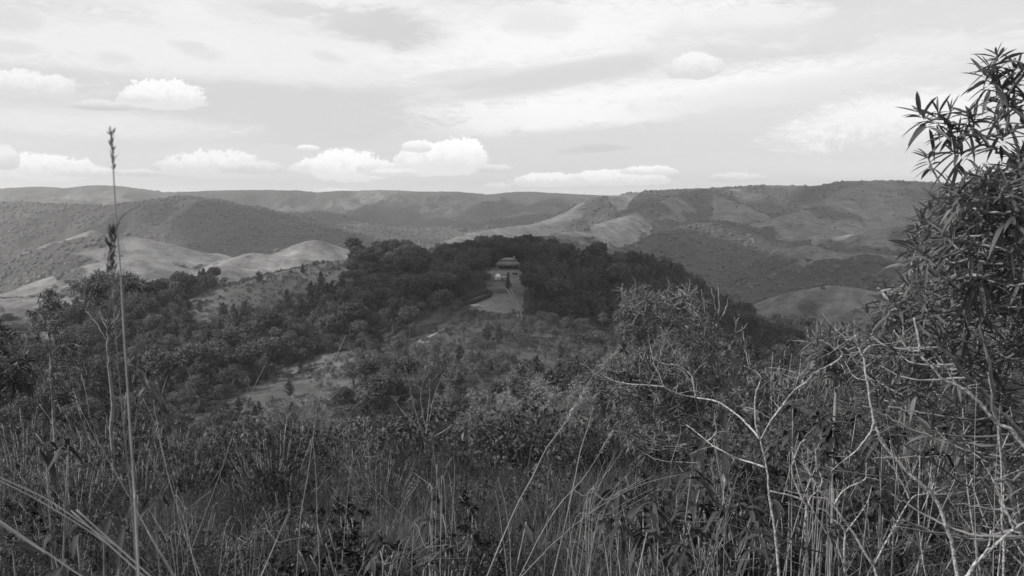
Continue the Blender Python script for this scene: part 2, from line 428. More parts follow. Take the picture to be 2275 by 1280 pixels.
def inpoly(px, py, poly):
    c = np.zeros(len(px), bool); j = len(poly) - 1
    for i in range(len(poly)):
        xi, yi = poly[i]; xj, yj = poly[j]
        if yi != yj:
            hit = ((yi > py) != (yj > py)) & (px < (xj - xi) * (py - yi) / (yj - yi) + xi)
            c ^= hit
        j = i
    return c
LAWN = [(1080, 602), (1102, 594), (1176, 597), (1188, 608), (1182, 634), (1166, 648), (1162, 692), (1120, 696), (1060, 690), (1030, 668), (1060, 655), (1084, 645), (1076, 622)]
STRIP = [(480, 900), (560, 862), (640, 822), (715, 785), (775, 775), (815, 815), (790, 870), (700, 900), (600, 930), (500, 915)]
SLOPE1 = [(770, 790), (880, 752), (960, 740), (1010, 700), (1130, 696), (1330, 720), (1400, 800), (1250, 880), (960, 880), (800, 850)]
SCRUB = [(400, 735), (400, 670), (600, 592), (700, 565), (765, 570), (790, 620), (710, 665), (560, 700)]
PATCHL = [(0, 760), (60, 735), (200, 735), (230, 765), (120, 800), (0, 790)]

naz_f, naz_b = 1150, 130
az_f = np.linspace(-35.5, 35.5, naz_f); az_b = np.linspace(35.5, 324.5, naz_b + 2)[1:-1]
azs = np.radians(np.concatenate([az_f, az_b])); NA = len(azs)
rad = np.concatenate([[.25], np.geomspace(.5, 30, 90), np.geomspace(30, 150, 120)[1:], np.geomspace(150, 700, 420)[1:], np.geomspace(700, 6000, 520)[1:], np.geomspace(6000, 16000, 14)[1:]])
NR = len(rad)
GX = (rad[:, None] * np.sin(azs)[None]).ravel(); GY = (rad[:, None] * np.cos(azs)[None]).ravel()
GZ, GG = height(GX, GY, True)
with np.errstate(all='ignore'):
    ppx, ppy = project(GX, GY, GZ)
GR = np.hypot(GX, GY)
mid = (GR > 150) & (GR < 620) & (GY > 0)
wob = fbm(GX, GY, 22, 4, 41) * 22
clear = np.zeros(len(GX)); lawn = np.zeros(len(GX))
for poly, v in ((LAWN, .85), (STRIP, .48), (SLOPE1, .16), (SCRUB, .36), (PATCHL, .4)):
    ii = np.nonzero(mid)[0]
    wk = .25 if v == .85 else 1.0
    jj = ii[inpoly(ppx[ii] + wob[ii] * wk, ppy[ii] + wob[ii] * .5 * wk, poly)]
    clear[jj] = np.maximum(clear[jj], v)
GG = np.maximum(GG, clear)
GG = np.where(GR < 45, .35, GG)
FR = np.clip((GR - 1500) / 1500, 0, 1)
# woodland canopy relief where the forest is too far off to show single trees
woody = (1 - GG) * np.clip((GR - 600) / 300, 0, 1) * np.clip((7000 - GR) / 1000, 0, 1)
can = (vn(GX / 9, GY / 14, 51) + vn(GX / 17 + 3, GY / 24, 52) * 1.2) * 4.5
# far slopes: patches of thin pasture on the tops and shoulders
thin = np.clip((fbm(GX, GY, 420, 4, 61) - np.where(GX > 350, .12, .2)) * 4, 0, 1) * np.clip((GR - 1600) / 600, 0, 1)
GG = np.maximum(GG, thin * .7)
GZ2 = GZ + woody * can * .6
i = (np.arange(NR - 1) * NA)[:, None]; j = np.arange(NA)[None]; j2 = (j + 1) % NA
Q = np.stack([i + j, i + j2, i + NA + j2, i + NA + j], -1).reshape(-1, 4)
Q = Q[:, ::-1]

def ground_material():
    m = bpy.data.materials.new("hillside"); m.use_nodes = True
    t = m.node_tree; t.nodes.clear(); B = NB(t)
    geo = B.n('ShaderNodeNewGeometry'); pos = geo.outputs['Position']
    at = B.n('ShaderNodeAttribute', attribute_name='pasture'); g = at.outputs['Fac']
    n1 = B.noise(pos, .006, 6, .6); n2 = B.noise(pos, .05, 6, .65); n3 = B.noise(pos, .6, 5, .65)
    nf = B.noise(pos, .09, 4, .7)
    wood = B.m('ADD', .03, B.m('MULTIPLY', B.m('ADD', B.smooth(nf, .3, .72), B.smooth(n1, .3, .7)), .03))
    n5 = B.noise(pos, .018, 7, .72)
    past = B.m('ADD', .145, B.m('MULTIPLY', B.m('ADD', B.m('SUBTRACT', n2, .5), B.m('ADD', B.m('MULTIPLY', B.m('SUBTRACT', n5, .5), 1.6), B.m('MULTIPLY', B.m('SUBTRACT', n3, .5), .5))), .28))
    past = B.m('MAXIMUM', past, .04)
    # dark bushes dotted over the pasture
    vo = B.n('ShaderNodeTexVoronoi'); vo.inputs['Scale'].default_value = .028; B.link(pos, vo.inputs['Vector'])
    dots = B.m('MULTIPLY', B.smooth(vo.outputs['Distance'], .22, .08), B.smooth(n1, .42, .56))
    past = B.mix(dots, past, .03)
    n4 = B.noise(pos, .22, 6, .7)
    past = B.m('MULTIPLY', past, B.m('ADD', .62, B.m('MULTIPLY', n4, .76)))
    v = B.mix(g, wood, past)
    near = B.n('ShaderNodeAttribute', attribute_name='soil')
    soil = B.m('ADD', .03, B.m('MULTIPLY', n3, .06))
    v = B.mix(near.outputs['Fac'], v, soil)
    c = B.n('ShaderNodeCombineColor')
    for q in range(3): B.link(v, c.inputs[q])
    p = B.n('ShaderNodeBsdfPrincipled'); B.link(c.outputs[0], p.inputs['Base Color'])
    p.inputs['Roughness'].default_value = .95; p.inputs['Specular IOR Level'].default_value = .1
    bn = B.n('ShaderNodeBump'); bn.inputs['Distance'].default_value = 3.0; bn.inputs['Strength'].default_value = .55
    B.link(B.m('ADD', B.m('MULTIPLY', nf, B.m('SUBTRACT', 1.25, g)), B.m('MULTIPLY', n3, .12)), bn.inputs['Height'])
    B.link(bn.outputs[0], p.inputs['Normal'])
    o = B.n('ShaderNodeOutputMaterial'); B.link(p.outputs[0], o.inputs[0])
    return m
soil = np.clip(1.5 - GR / 60, 0, 1)
me = mesh_from("ground", np.stack([GX, GY, GZ2], -1), Q, None, [ground_material()], True, {'pasture': GG, 'soil': soil})
ground = obj("ground", me); tag(ground, kind='structure')

# ------------------------------------------------------------------ clouds whose shadows lie on the hills
m_cloud = bpy.data.materials.new("cloud_white"); m_cloud.use_nodes = True
t = m_cloud.node_tree; t.nodes.clear(); B = NB(t)
df = B.n('ShaderNodeBsdfDiffuse'); df.inputs[0].default_value = (.9, .9, .9, 1)
tr = B.n('ShaderNodeBsdfTranslucent'); tr.inputs[0].default_value = (.9, .9, .9, 1)
mx = B.n('ShaderNodeMixShader'); mx.inputs[0].default_value = .5
B.link(df.outputs[0], mx.inputs[1]); B.link(tr.outputs[0], mx.inputs[2])
o_ = B.n('ShaderNodeOutputMaterial'); B.link(mx.outputs[0], o_.inputs[0])
def ico(sub):
    import bmesh
    bm = bmesh.new(); bmesh.ops.create_icosphere(bm, subdivisions=sub, radius=1.0)
    V = np.array([v.co[:] for v in bm.verts]); T = np.array([[v.index for v in f.verts] for f in bm.faces]); bm.free()
    return V, T
ICO4 = ico(5); ICO2 = ico(2)
CLOUD_H = 1600.0
def cloud(px, py, Y, rx, ry, ang=0.0):
    """cumulus standing where its shadow falls on the ground point seen at px,py"""
    q = P(px, py, Y)
    c = q + SUN * ((CLOUD_H - q[2]) / SUN[2])
    V, T = ICO4
    V = V.copy()
    an = np.arctan2(V[:, 1], V[:, 0])
    s = int(abs(px * 7 + py)) % 97
    rr = 1 + .42 * fbm(V[:, 0] * 2.2 + s, V[:, 1] * 2.2, 1.0, 4, s) + .1 * fbm(V[:, 0] * 2 + V[:, 2] * 3, V[:, 1] * 3 + V[:, 2], .4, 3, s + 3)
    V = V * rr[:, None]
    V[:, 2] = np.where(V[:, 2] < 0, V[:, 2] * .08, V[:, 2] * .32)
    x, y = V[:, 0] * rx, V[:, 1] * ry
    ca, sa = math.cos(ang), math.sin(ang)
    V = np.stack([x * ca - y * sa, x * sa + y * ca, V[:, 2] * min(rx, ry)], -1)
    o = obj("cloud", mesh_from("cloud", V, None, T, [m_cloud], True), None, c)
    tag(o, kind='structure')
for c in CLOUDS if 'CLOUDS' in globals() else [
    (570, 515, 2150, 300, 520, .5), (950, 480, 3700, 900, 700, .1), (1560, 600, 1450, 620, 420, .2),
    (1780, 470, 2500, 600, 600, .1), (2080, 450, 2700, 420, 700, 0), (2000, 640, 950, 420, 280, .1), (1480, 720, 440, 150, 90, .2),]:
    cloud(*c)

# ------------------------------------------------------------------ haze
m_haze = bpy.data.materials.new("haze"); m_haze.use_nodes = True
t = m_haze.node_tree; t.nodes.clear(); B = NB(t)
pv = B.n('ShaderNodeVolumePrincipled'); pv.inputs['Color'].default_value = (.95, .95, .95, 1)
pv.inputs['Density'].default_value = 8.0e-5; pv.inputs['Anisotropy'].default_value = .1
o_ = B.n('ShaderNodeOutputMaterial'); B.link(pv.outputs[0], o_.inputs['Volume'])
zlo, zhi = float(GZ2.min()) - 1, float(GZ2.max()) + 12
hx = 16500.0
hv = np.array([[x, y, z] for x in (-hx, hx) for y in (-hx, hx) for z in (zlo, zhi)])
hq = [[0, 1, 3, 2], [4, 6, 7, 5], [0, 4, 5, 1], [2, 3, 7, 6], [0, 2, 6, 4], [1, 5, 7, 3]]
haze = obj("haze", mesh_from("haze", hv, hq, None, [m_haze])); tag(haze, kind='stuff')

# ------------------------------------------------------------------ tree kinds (each a crown mesh and a trunk mesh, shared by the copies)
M_arau = material("araucaria_needles", .085, .7, .35, .5, transl=.04, obj_var=.4)
M_pine = material("pine_needles", .064, .7, .35, .6, transl=.04, obj_var=.35)
M_leaf = material("broadleaf", .10, .6, .35, .6, transl=.1, obj_var=.4)
M_wisp = material("bare_twigs", .11, .9, .3, .6, obj_var=.2)
M_scrub = material("scrub_leaf", .085, .7, .35, .8, transl=.25, obj_var=.45)
M_bark = material("bark", .075, .9, .35, 2.0, obj_var=.3)
M_palebark = material("pale_bark", .2, .9, .4, 2.0, obj_var=.3)
def tufts(g, C, L, n, size, wid, upb=.3, bend=.1):
    """leaf tufts round the centres C: leaves lie along the tuft's rounded surface"""
    m = len(C); Dr = RS.normal(size=(m * n, 3)); Dr[:, 2] += upb; Dr = unit(Dr)
    Pc = np.repeat(C, n, 0) + Dr * (L * RS.uniform(.6, 1.05, (m * n, 1)))
    T_ = RS.normal(size=Dr.shape); T_ = unit(T_ - Dr * (T_ * Dr).sum(-1, keepdims=True))
    D = unit(T_ + Dr * .45)
    leaves(g, Pc - D * size * .3, D, RS.uniform(.7, 1.3, m * n) * size, wid, bend, 0, .15, up=Dr + RS.normal(size=Dr.shape) * .2)
def trunk_mesh(h, r, bend=.3, mat=None, branches=None):
    g = Geo()
    z = np.linspace(-1.2, h, 8)
    pts = np.stack([np.sin(z / h * 2) * bend, np.cos(z / h * 1.7) * bend - bend, z], -1)
    tube(g, pts, [r, r * .35], 6)
    if branches is not None:
        for b in branches: tube(g, curve(b, 3), [r * .28, r * .06], 3)
    return g.mesh("trunk", mat or M_bark, True)
def araucaria(H, R, seed):
    global RS
    RS = np.random.RandomState(seed)
    g = Geo(); br = []
    for tier, (zz, rr, nb) in enumerate(((H * .74, R * .95, 9), (H * .84, R, 11), (H * .93, R * .8, 9), (H * .99, R * .45, 6))):
        for k in range(nb):
            a = (k + RS.uniform(-.3, .3)) / nb * 2 * math.pi + tier
            r_ = rr * RS.uniform(.7, 1.1)
            u = np.array([math.cos(a), math.sin(a), 0])
            p0 = np.array([0, 0, zz - .06 * H]); p1 = p0 + u * r_ * .55 + [0, 0, -.02 * H]; p2 = p0 + u * r_ + [0, 0, .075 * H + RS.uniform(-.02, .03) * H]
            br.append([p0, p1, p2])
            c = curve([p0, p1, p2], 5)[4:]
            side = np.array([-u[1], u[0], 0])
            C = np.concatenate([c + side * q for q in (-.32 * R * .4, 0, .32 * R * .4)]) + RS.normal(size=(len(c) * 3, 3)) * .12 * R * .3
            tufts(g, C, .48, 9, .62, .42, .9)
    return g.mesh("crown", M_arau), trunk_mesh(H * .96, H * .018, .15, M_bark, br)
def pine(H, R, seed, mat=M_pine, base=.22, round_=.5, leaf=.5, dens=9):
    global RS
    RS = np.random.RandomState(seed)
    g = Geo(); br = []
    nt = int(H * 1.1)
    for t_ in range(nt):
        f = t_ / (nt - 1); zz = H * (base + (1 - base) * f * .97)
        rr = R * ((1 - f) ** round_) * (.55 + .45 * min(1, f * 5)) * RS.uniform(.8, 1.15) + .15
        nb = max(4, int(8 * (1 - f * .5)))
        for k in range(nb):
            a = RS.uniform(0, 6.28); u = np.array([math.cos(a), math.sin(a), 0]); r_ = rr * RS.uniform(.7, 1.1)
            p0 = np.array([0, 0, zz]); p2 = p0 + u * r_ + [0, 0, .12 * r_ + RS.uniform(-.25, .25)]; p1 = (p0 + p2) / 2 - [0, 0, .08 * r_]
            if k % 2 == 0: br.append([p0, p1, p2])
            c = curve([p0, p1, p2], 3)[2:]
            tufts(g, c + RS.normal(size=c.shape) * .15, .48, dens, leaf, .34, .7)
    return g.mesh("crown", mat), trunk_mesh(H * .95, H * .016, .1, M_bark, br)
def broad(H, R, seed, mat=M_leaf, nl=50, leaf=.42, low=.35, clumps=30):
    global RS
    RS = np.random.RandomState(seed)
    g = Geo(); br = []
    cz = H * (low + 1) / 2; hz = H * (1 - low) / 2
    for k in range(clumps):
        d = unit(RS.normal(size=3)); d[2] = d[2] * .9 + .12
        q = d * np.array([R, R, hz]) * RS.uniform(.45, .85) + [0, 0, cz]
        s = R * RS.uniform(.22, .4)
        if k % 3 == 0: br.append([[0, 0, H * low * .7], [q[0] * .4, q[1] * .4, (q[2] + H * low * .7) / 2 + .2], q])
        D = unit(RS.normal(size=(nl, 3)) + [0, 0, .35])
        Pc = q + D * s * RS.uniform(.75, 1.05, (nl, 1)) * [1, 1, .8]
        T_ = RS.normal(size=D.shape); T_ = unit(T_ - D * (T_ * D).sum(-1, keepdims=True)); leaves(g, Pc, unit(D * .4 + T_), leaf * RS.uniform(.7, 1.3, nl), leaf * .62, .15, 0, .15, up=D + RS.normal(size=D.shape) * .25)
    return g.mesh("crown", mat), trunk_mesh(H * .8, H * .02, .3, M_bark, br)
def wispy(H, R, seed):
    global RS
    RS = np.random.RandomState(seed)
    g = Geo(); br = []
    n = 90
    for k in range(n):
        f = RS.uniform(.15, 1); a = RS.uniform(0, 6.28); u = np.array([math.cos(a), math.sin(a), 0])
        r_ = R * (.35 + .65 * math.sin(min(1, f * 1.1) * 2.6)) * RS.uniform(.4, 1)
        p0 = np.array([0, 0, H * (f * .7)]); p2 = p0 + u * r_ + [0, 0, H * .26 * RS.uniform(.6, 1.1)]; p1 = p0 + u * r_ * .6 + [0, 0, H * .07]
        c = curve([p0, p1, p2], 3)
        m = 16
        Pc = c[RS.randint(2, len(c), m)] + RS.normal(size=(m, 3)) * .22
        leaves(g, Pc, RS.normal(size=(m, 3)) * .5 + [0, 0, 1.2], .75, .045, 0, 0, 0, up=RS.normal(size=(m, 3)))
        if k % 3 == 0: br.append([p0, p1, p2])
    return g.mesh("crown", M_wisp), trunk_mesh(H * .95, H * .010, .1, M_palebark, br)

def protos():
    d = {}
    d['araucaria'] = [araucaria(15, 5.0, 21), araucaria(13, 4.2, 22), araucaria(16, 5.6, 23), araucaria(12, 4.6, 24)]
    d['pine'] = [pine(12, 3.6, 31), pine(14, 3.4, 32, round_=.65, dens=8), pine(10, 3.8, 33, round_=.38)]
    d['broadleaf'] = [broad(9, 3.6, 41), broad(7.5, 3.4, 42, clumps=24), broad(11, 4.0, 43, low=.4)]
    d['bush'] = [broad(2.6, 1.7, 51, M_scrub, 26, .26, .05, 14), broad(2.0, 1.5, 52, M_scrub, 26, .24, .0, 12), broad(3.4, 1.8, 53, M_leaf, 30, .3, .1, 16)]
    d['wispy'] = [wispy(14, 2.6, 61), wispy(12, 2.2, 62)]
    return d
PR = protos()
RS = np.random.RandomState(5)

def place_tree(kind, var, x, y, z, s, rz, label, cat, group, name):
    root = bpy.data.objects.new(name, None); scene.collection.objects.link(root)
    root.location = (x, y, z); root.rotation_euler = (0, 0, rz); root.scale = (s, s, s * rnd.uniform(.9, 1.12))
    tag(root, label, cat, group)
    cm, tm = PR[kind][var]
    a = bpy.data.objects.new("crown", cm); a.parent = root; scene.collection.objects.link(a)
    b = bpy.data.objects.new("trunk", tm); b.parent = root; scene.collection.objects.link(b)
    return root

def scatter_points(y0, y1, spacing, seed, halfang=34.5):
    r = np.random.RandomState(seed)
    ta = math.tan(math.radians(halfang))
    area = ta * (y1 ** 2 - y0 ** 2)
    n = int(area / spacing ** 2)
    Y = np.sqrt(r.uniform(y0 ** 2, y1 ** 2, n)); X = r.uniform(-1, 1, n) * ta * Y
    # thin out the points that crowd each other
    cell = {}
    keep = []
    ms = spacing * .62
    for q, (a, b) in enumerate(zip(X, Y)):
        ca, cb = int(a // ms), int(b // ms)
        ok = True
        for da in (-1, 0, 1):
            for db in (-1, 0, 1):
                for (u, v) in cell.get((ca + da, cb + db), ()):
                    if (u - a) ** 2 + (v - b) ** 2 < ms * ms: ok = False; break
                if not ok: break
            if not ok: break
        if ok: cell.setdefault((ca, cb), []).append((a, b)); keep.append(q)
    return X[keep], Y[keep]
def wpoly(px, py, poly, x, y, amp=9):
    w = fbm(x, y, 16, 3, 41) * amp
    return inpoly(px + w, py + w * .6, poly)

# ---- woodland between the near slope and the far side of the middle hill
TX, TY = scatter_points(105, 640, 4.9, 3)
TZ = height(TX, TY)
tpx, tpy = project(TX, TY, TZ)
in_lawn = wpoly(tpx, tpy, LAWN, TX, TY, 3); in_strip = wpoly(tpx, tpy, STRIP, TX, TY); in_slope = wpoly(tpx, tpy, SLOPE1, TX, TY, 16)
in_scrub = wpoly(tpx, tpy, SCRUB, TX, TY); in_left = wpoly(tpx, tpy, PATCHL, TX, TY)
ROADP = [P(1128, 640, 412), P(1134, 665, 395), P(1148, 700, 365)]
q_ = RS.uniform(size=len(TX)); q2 = RS.uniform(size=len(TX)); clump = fbm(TX, TY, 55, 3, 71); clump2 = fbm(TX, TY, 35, 2, 72)
trees = []
HOUSE = P(1131, 596, 455)
for a in range(len(TX)):
    x, y, z, px, py = TX[a], TY[a], TZ[a], tpx[a], tpy[a]
    r, r2 = q_[a], q2[a]
    if in_lawn[a] or math.hypot(x - HOUSE[0], y - HOUSE[1]) < 13: continue
    if 1085 < px < 1160 and 596 < py < 690: continue
    kind = None; s = 1.0; zone = 'slope'
    if in_strip[a]:
        if r < .12: kind, s = ('pine', .45) if r2 < .12 else ('bush', .8)
        elif r < .3: kind, s = 'bush', .35 + .3 * r2
        zone = 'strip'
    elif in_slope[a]:
        if r < .40: kind, s = 'bush', .9 + r2
        elif r < .82 + .5 * clump2[a]: kind, s = ('pine', .4 + .9 * r2) if r2 < .28 else ('broadleaf', .45 + .4 * r2)
        zone = 'below_house'
    elif in_scrub[a]:
        if r < .24: kind, s = 'bush', .45 + .5 * r2
        elif r < .26: kind, s = 'broadleaf', .35 + .2 * r2
        elif r < .27: kind, s = 'pine', .5
        zone = 'top'
    elif in_left[a]:
        if r < .25: kind, s = 'bush', 1.0
        elif r < .33: kind, s = 'broadleaf', .6
        zone = 'west'
    else:
        if px > 1180 and py > 590:
            kind = 'pine' if r < .62 + clump[a] * .5 else ('broadleaf' if r < .93 else 'araucaria'); s = .75 + .35 * r2; zone = 'east'
        elif py < 625:
            kind = 'araucaria' if r < .72 else ('pine' if r < .85 else 'broadleaf'); s = .72 + .3 * r2; zone = 'crest'
        else:
            kind = 'araucaria' if r < .42 + clump[a] * 1.6 else ('broadleaf' if r2 < .75 else 'pine'); s = .62 + .4 * r2; zone = 'slope'
        if y < 235: s *= .82; zone = 'valley'
        if 640 < px < 860 and py < 640 and r > .25: continue
        if 450 < px < 800 and 880 < py < 1010: s *= .5
    if kind is None: continue
    if (1005 < px < 1175 and 655 < py < 738) or (915 < px < 1020 and 722 < py < 800):
        if kind != 'bush': kind, s = 'bush', .5
        s = min(s, .8)
    s *= 1.06
    trees.append([kind, rnd.randrange(len(PR[kind])), x, y, z - .2, s, rnd.uniform(0, 6.28), zone, px, py])
# ridge tops seen against the lit hills
for (px, py, Y, kind, s) in [(800, 566, 505, 'araucaria', 1.0), (845, 570, 510, 'araucaria', .8), (880, 572, 515, 'araucaria', .95), (905, 578, 520, 'araucaria', .8), (700, 580, 490, 'broadleaf', .7),
                             (672, 590, 480, 'pine', .5), (575, 625, 460, 'pine', .7), (645, 600, 475, 'broadleaf', .6), (1040, 588, 520, 'araucaria', .95), (1075, 584, 515, 'araucaria', 1.0), (1105, 582, 505, 'araucaria', 1.05), (1130, 582, 500, 'araucaria', 1.15),
                             (1150, 582, 500, 'araucaria', 1.15), (1172, 582, 500, 'araucaria', 1.1), (1195, 584, 505, 'araucaria', 1.0), (1225, 588, 510, 'araucaria', 1.0), (1255, 592, 515, 'araucaria', .9), (1090, 585, 490, 'araucaria', .95), (1118, 584, 486, 'araucaria', 1.0), (1160, 586, 486, 'araucaria', 1.0), (1185, 588, 488, 'araucaria', .9), (1020, 592, 525, 'araucaria', .85)]:
    q = P(px, py, Y)
    trees.append([kind, rnd.randrange(len(PR[kind])), q[0], Y, gz(q[0], Y) - .2, s, rnd.uniform(0, 6.28), 'crest', px, py])
for k in range(34):                                  # tall pale leafless trees east of the lawn, a few west of it
    px = rnd.uniform(1188, 1330); py = rnd.uniform(612, 648)
    Y = 455 - (py - 596) * 1.15; q = P(px, py, Y)
    trees.append(['wispy', rnd.randrange(2), q[0], Y, gz(q[0], Y) - .2, rnd.uniform(.75, 1.05), rnd.uniform(0, 6.28), 'grove', px, py])
for (px, py, Y) in [(992, 640, 418), (1003, 632, 425), (1012, 640, 420), (985, 655, 405), (1001, 648, 412)]:
    q = P(px, py, Y)
    trees.append(['wispy', rnd.randrange(2), q[0], Y, gz(q[0], Y) - .2, rnd.uniform(.95, 1.2), rnd.uniform(0, 6.28), 'poplar', px, py])
ZONE = {'crest': ("on the hill crest", "along the crest of the middle hill"), 'slope': ("on the hill's wooded face", "on the wooded face of the middle hill"), 'valley': ("in the valley bottom", "in the valley bottom"),
        'east': ("in the dark plantation", "in the dark plantation east of the lawn"), 'strip': ("on the pale grassy spur", "on the pale grassy spur"), 'below_house': ("on the scrubby slope", "on the scrubby slope below the lodge"),
        'top': ("on the pale shoulder", "on the pale scrubby shoulder of the hill"), 'west': ("in the lit clearing", "in the lit west clearing"), 'grove': ("in the bare grove", "in the grove beside the lodge lawn"), 'poplar': ("beside the lawn", "west of the lodge lawn")}
LOOK = {'araucaria': "umbrella-topped araucaria", 'pine': "dark pointed pine", 'broadleaf': "round leafy tree", 'bush': "low rounded bush", 'wispy': "feathery pale leafless tree"}
PLUR = {'araucaria': "araucarias", 'pine': "dark pines", 'broadleaf': "leafy trees", 'bush': "bushes", 'wispy': "leafless trees"}
SECT = [(150, "at the west edge"), (310, "behind the umbrella tree"), (480, "west of the grassy spur"), (620, "over the spur's low end"), (780, "over the spur's high end"), (925, "west of the road bend"), (1040, "near the road bend"),
        (1200, "in line with the lodge"), (1370, "east of the lodge"), (1520, "behind the rosette shrub"), (1660, "behind the rosette shrub's bare limbs"), (1830, "behind the forked sapling"), (9999, "just west of the whorled shrub")]
NAMES = {'araucaria': 'araucaria_tree', 'pine': 'pine_tree', 'broadleaf': 'leafy_tree', 'bush': 'bush', 'wispy': 'leafless_tree'}
# is the tree hidden by the near slope or by ground before it?
def seen(x, y, z, top):
    t = np.linspace(.05, .96, 60)
    return np.all(height(x * t, y * t) < (z + top) * t - .2)
trees = [t_ for t_ in trees]
trees.sort(key=lambda t_: -t_[5] / t_[3])
placed = []
LIM = {'araucaria': 230, 'pine': 230, 'broadleaf': 200, 'bush': 160, 'wispy': 60}
cnt = {}
rest = {}
HZ = np.array([[t_[2], t_[3], t_[4]] for t_ in trees])
for t_ in trees:
    kind, var, x, y, z, s, rz, zone, px, py = t_
    if not (-60 < px < 2335): continue
    top = {'araucaria': 15, 'pine': 13, 'broadleaf': 9, 'bush': 2.6, 'wispy': 13}[kind] * s
    if not seen(x, y, z, top): continue
    if px < 2010 and cnt.get(kind, 0) < LIM[kind]:
        cnt[kind] = cnt.get(kind, 0) + 1
        zs, zg = ZONE[zone]; tz_ = float(project(x, y, z + top)[1])
        o_ = place_tree(kind, var, x, y, z, s, rz, None, 'bush' if kind == 'bush' else 'tree', PLUR[kind] + " " + zg, NAMES[kind])
        placed.append((o_, LOOK[kind] + " " + zs, float(project(x, y, z)[0]), tz_))
    else:
        rest.setdefault((kind, var), []).append((x, y, z, s, rz))
single_out(placed, SECT)
print("TREES", cnt, {k: len(v) for k, v in rest.items()})

# ---- geometry-node scatter for what nobody would count
def scatter(name, items, protos_, label, kind='stuff', parent=None, mat_slot=None):
    """items: array n x 5 (x, y, z, scale, yaw); protos_: list of meshes joined per variation; one object"""
    items = np.asarray(items, float)
    me = bpy.data.meshes.new(name)
    me.vertices.add(len(items)); me.vertices.foreach_set('co', items[:, :3].astype(np.float32).ravel())
    for an, av in (('s', items[:, 3]), ('yaw', items[:, 4])):
        a = me.attributes.new(an, 'FLOAT', 'POINT'); a.data.foreach_set('value', av.astype(np.float32))
    a = me.attributes.new('which', 'INT', 'POINT'); a.data.foreach_set('value', (np.arange(len(items)) * 7919 % len(protos_)).astype(np.int32))
    ng = bpy.data.node_groups.new(name, 'GeometryNodeTree')
    ng.interface.new_socket('Geometry', in_out='INPUT', socket_type='NodeSocketGeometry')
    ng.interface.new_socket('Geometry', in_out='OUTPUT', socket_type='NodeSocketGeometry')
    gi = ng.nodes.new('NodeGroupInput'); go = ng.nodes.new('NodeGroupOutput')
    iop = ng.nodes.new('GeometryNodeInstanceOnPoints')
    iop.inputs['Pick Instance'].default_value = True
    g2i = ng.nodes.new('GeometryNodeGeometryToInstance')
    for pm in reversed(protos_):
        po = bpy.data.objects.new(name + "_source", pm)      # never linked to the scene
        oi = ng.nodes.new('GeometryNodeObjectInfo'); oi.inputs['Object'].default_value = po
        ng.links.new(oi.outputs['Geometry'], g2i.inputs[0])
    def att(nm, ty='FLOAT'):
        n_ = ng.nodes.new('GeometryNodeInputNamedAttribute'); n_.data_type = ty; n_.inputs['Name'].default_value = nm
        return n_.outputs['Attribute']
    m2p = ng.nodes.new('GeometryNodeMeshToPoints')
    ng.links.new(gi.outputs[0], m2p.inputs[0])
    ng.links.new(m2p.outputs[0], iop.inputs['Points']); ng.links.new(g2i.outputs[0], iop.inputs['Instance'])
    ng.links.new(att('which', 'INT'), iop.inputs['Instance Index'])
    cx_ = ng.nodes.new('ShaderNodeCombineXYZ'); ng.links.new(att('yaw'), cx_.inputs[2])
    ng.links.new(cx_.outputs[0], iop.inputs['Rotation'])
    cs = ng.nodes.new('ShaderNodeCombineXYZ'); sa = att('s')
    for q in range(3): ng.links.new(sa, cs.inputs[q])
    ng.links.new(cs.outputs[0], iop.inputs['Scale'])
    ng.links.new(iop.outputs[0], go.inputs[0])
    o = obj(name, me)
    md = o.modifiers.new('scatter', 'NODES'); md.node_group = ng
    tag(o, label, None, None, kind)
    return o
def joined(cm, tm):
    """crown and trunk as one mesh for the scattered wood"""
    out = []
    n1 = len(cm.vertices); n2 = len(tm.vertices)
    v1 = np.empty(n1 * 3, np.float32); cm.vertices.foreach_get('co', v1)
    v2 = np.empty(n2 * 3, np.float32); tm.vertices.foreach_get('co', v2)
    q, t3 = [], []
    for me_, off in ((cm, 0), (tm, n1)):
        ls = np.empty(len(me_.polygons), np.int32); me_.polygons.foreach_get('loop_start', ls)
        lt = np.empty(len(me_.polygons), np.int32); me_.polygons.foreach_get('loop_total', lt)
        vi = np.empty(len(me_.loops), np.int32); me_.loops.foreach_get('vertex_index', vi)
        s4 = ls[lt == 4]; s3 = ls[lt == 3]
        q.append(vi[s4[:, None] + np.arange(4)] + off); t3.append(vi[s3[:, None] + np.arange(3)] + off)
    me_ = mesh_from("tree", np.concatenate([v1, v2]).reshape(-1, 3), np.concatenate(q), np.concatenate(t3), [cm.materials[0], tm.materials[0]])
    mi = np.zeros(len(me_.polygons), np.int32)
    nq1, nq2, nt1 = len(q[0]), len(q[1]), len(t3[0])
    mi[nq1:nq1 + nq2] = 1; mi[nq1 + nq2 + nt1:] = 1
    me_.polygons.foreach_set('material_index', mi)
    return me_
for kind in ('araucaria', 'pine', 'broadleaf', 'bush'):
    its = [v for (k, va), lst in rest.items() if k == kind for v in lst]
    if its:
        scatter({'araucaria': 'araucaria_wood', 'pine': 'pine_wood', 'broadleaf': 'mixed_wood', 'bush': 'scrub'}[kind], its, [joined(*p) for p in PR[kind]], None)

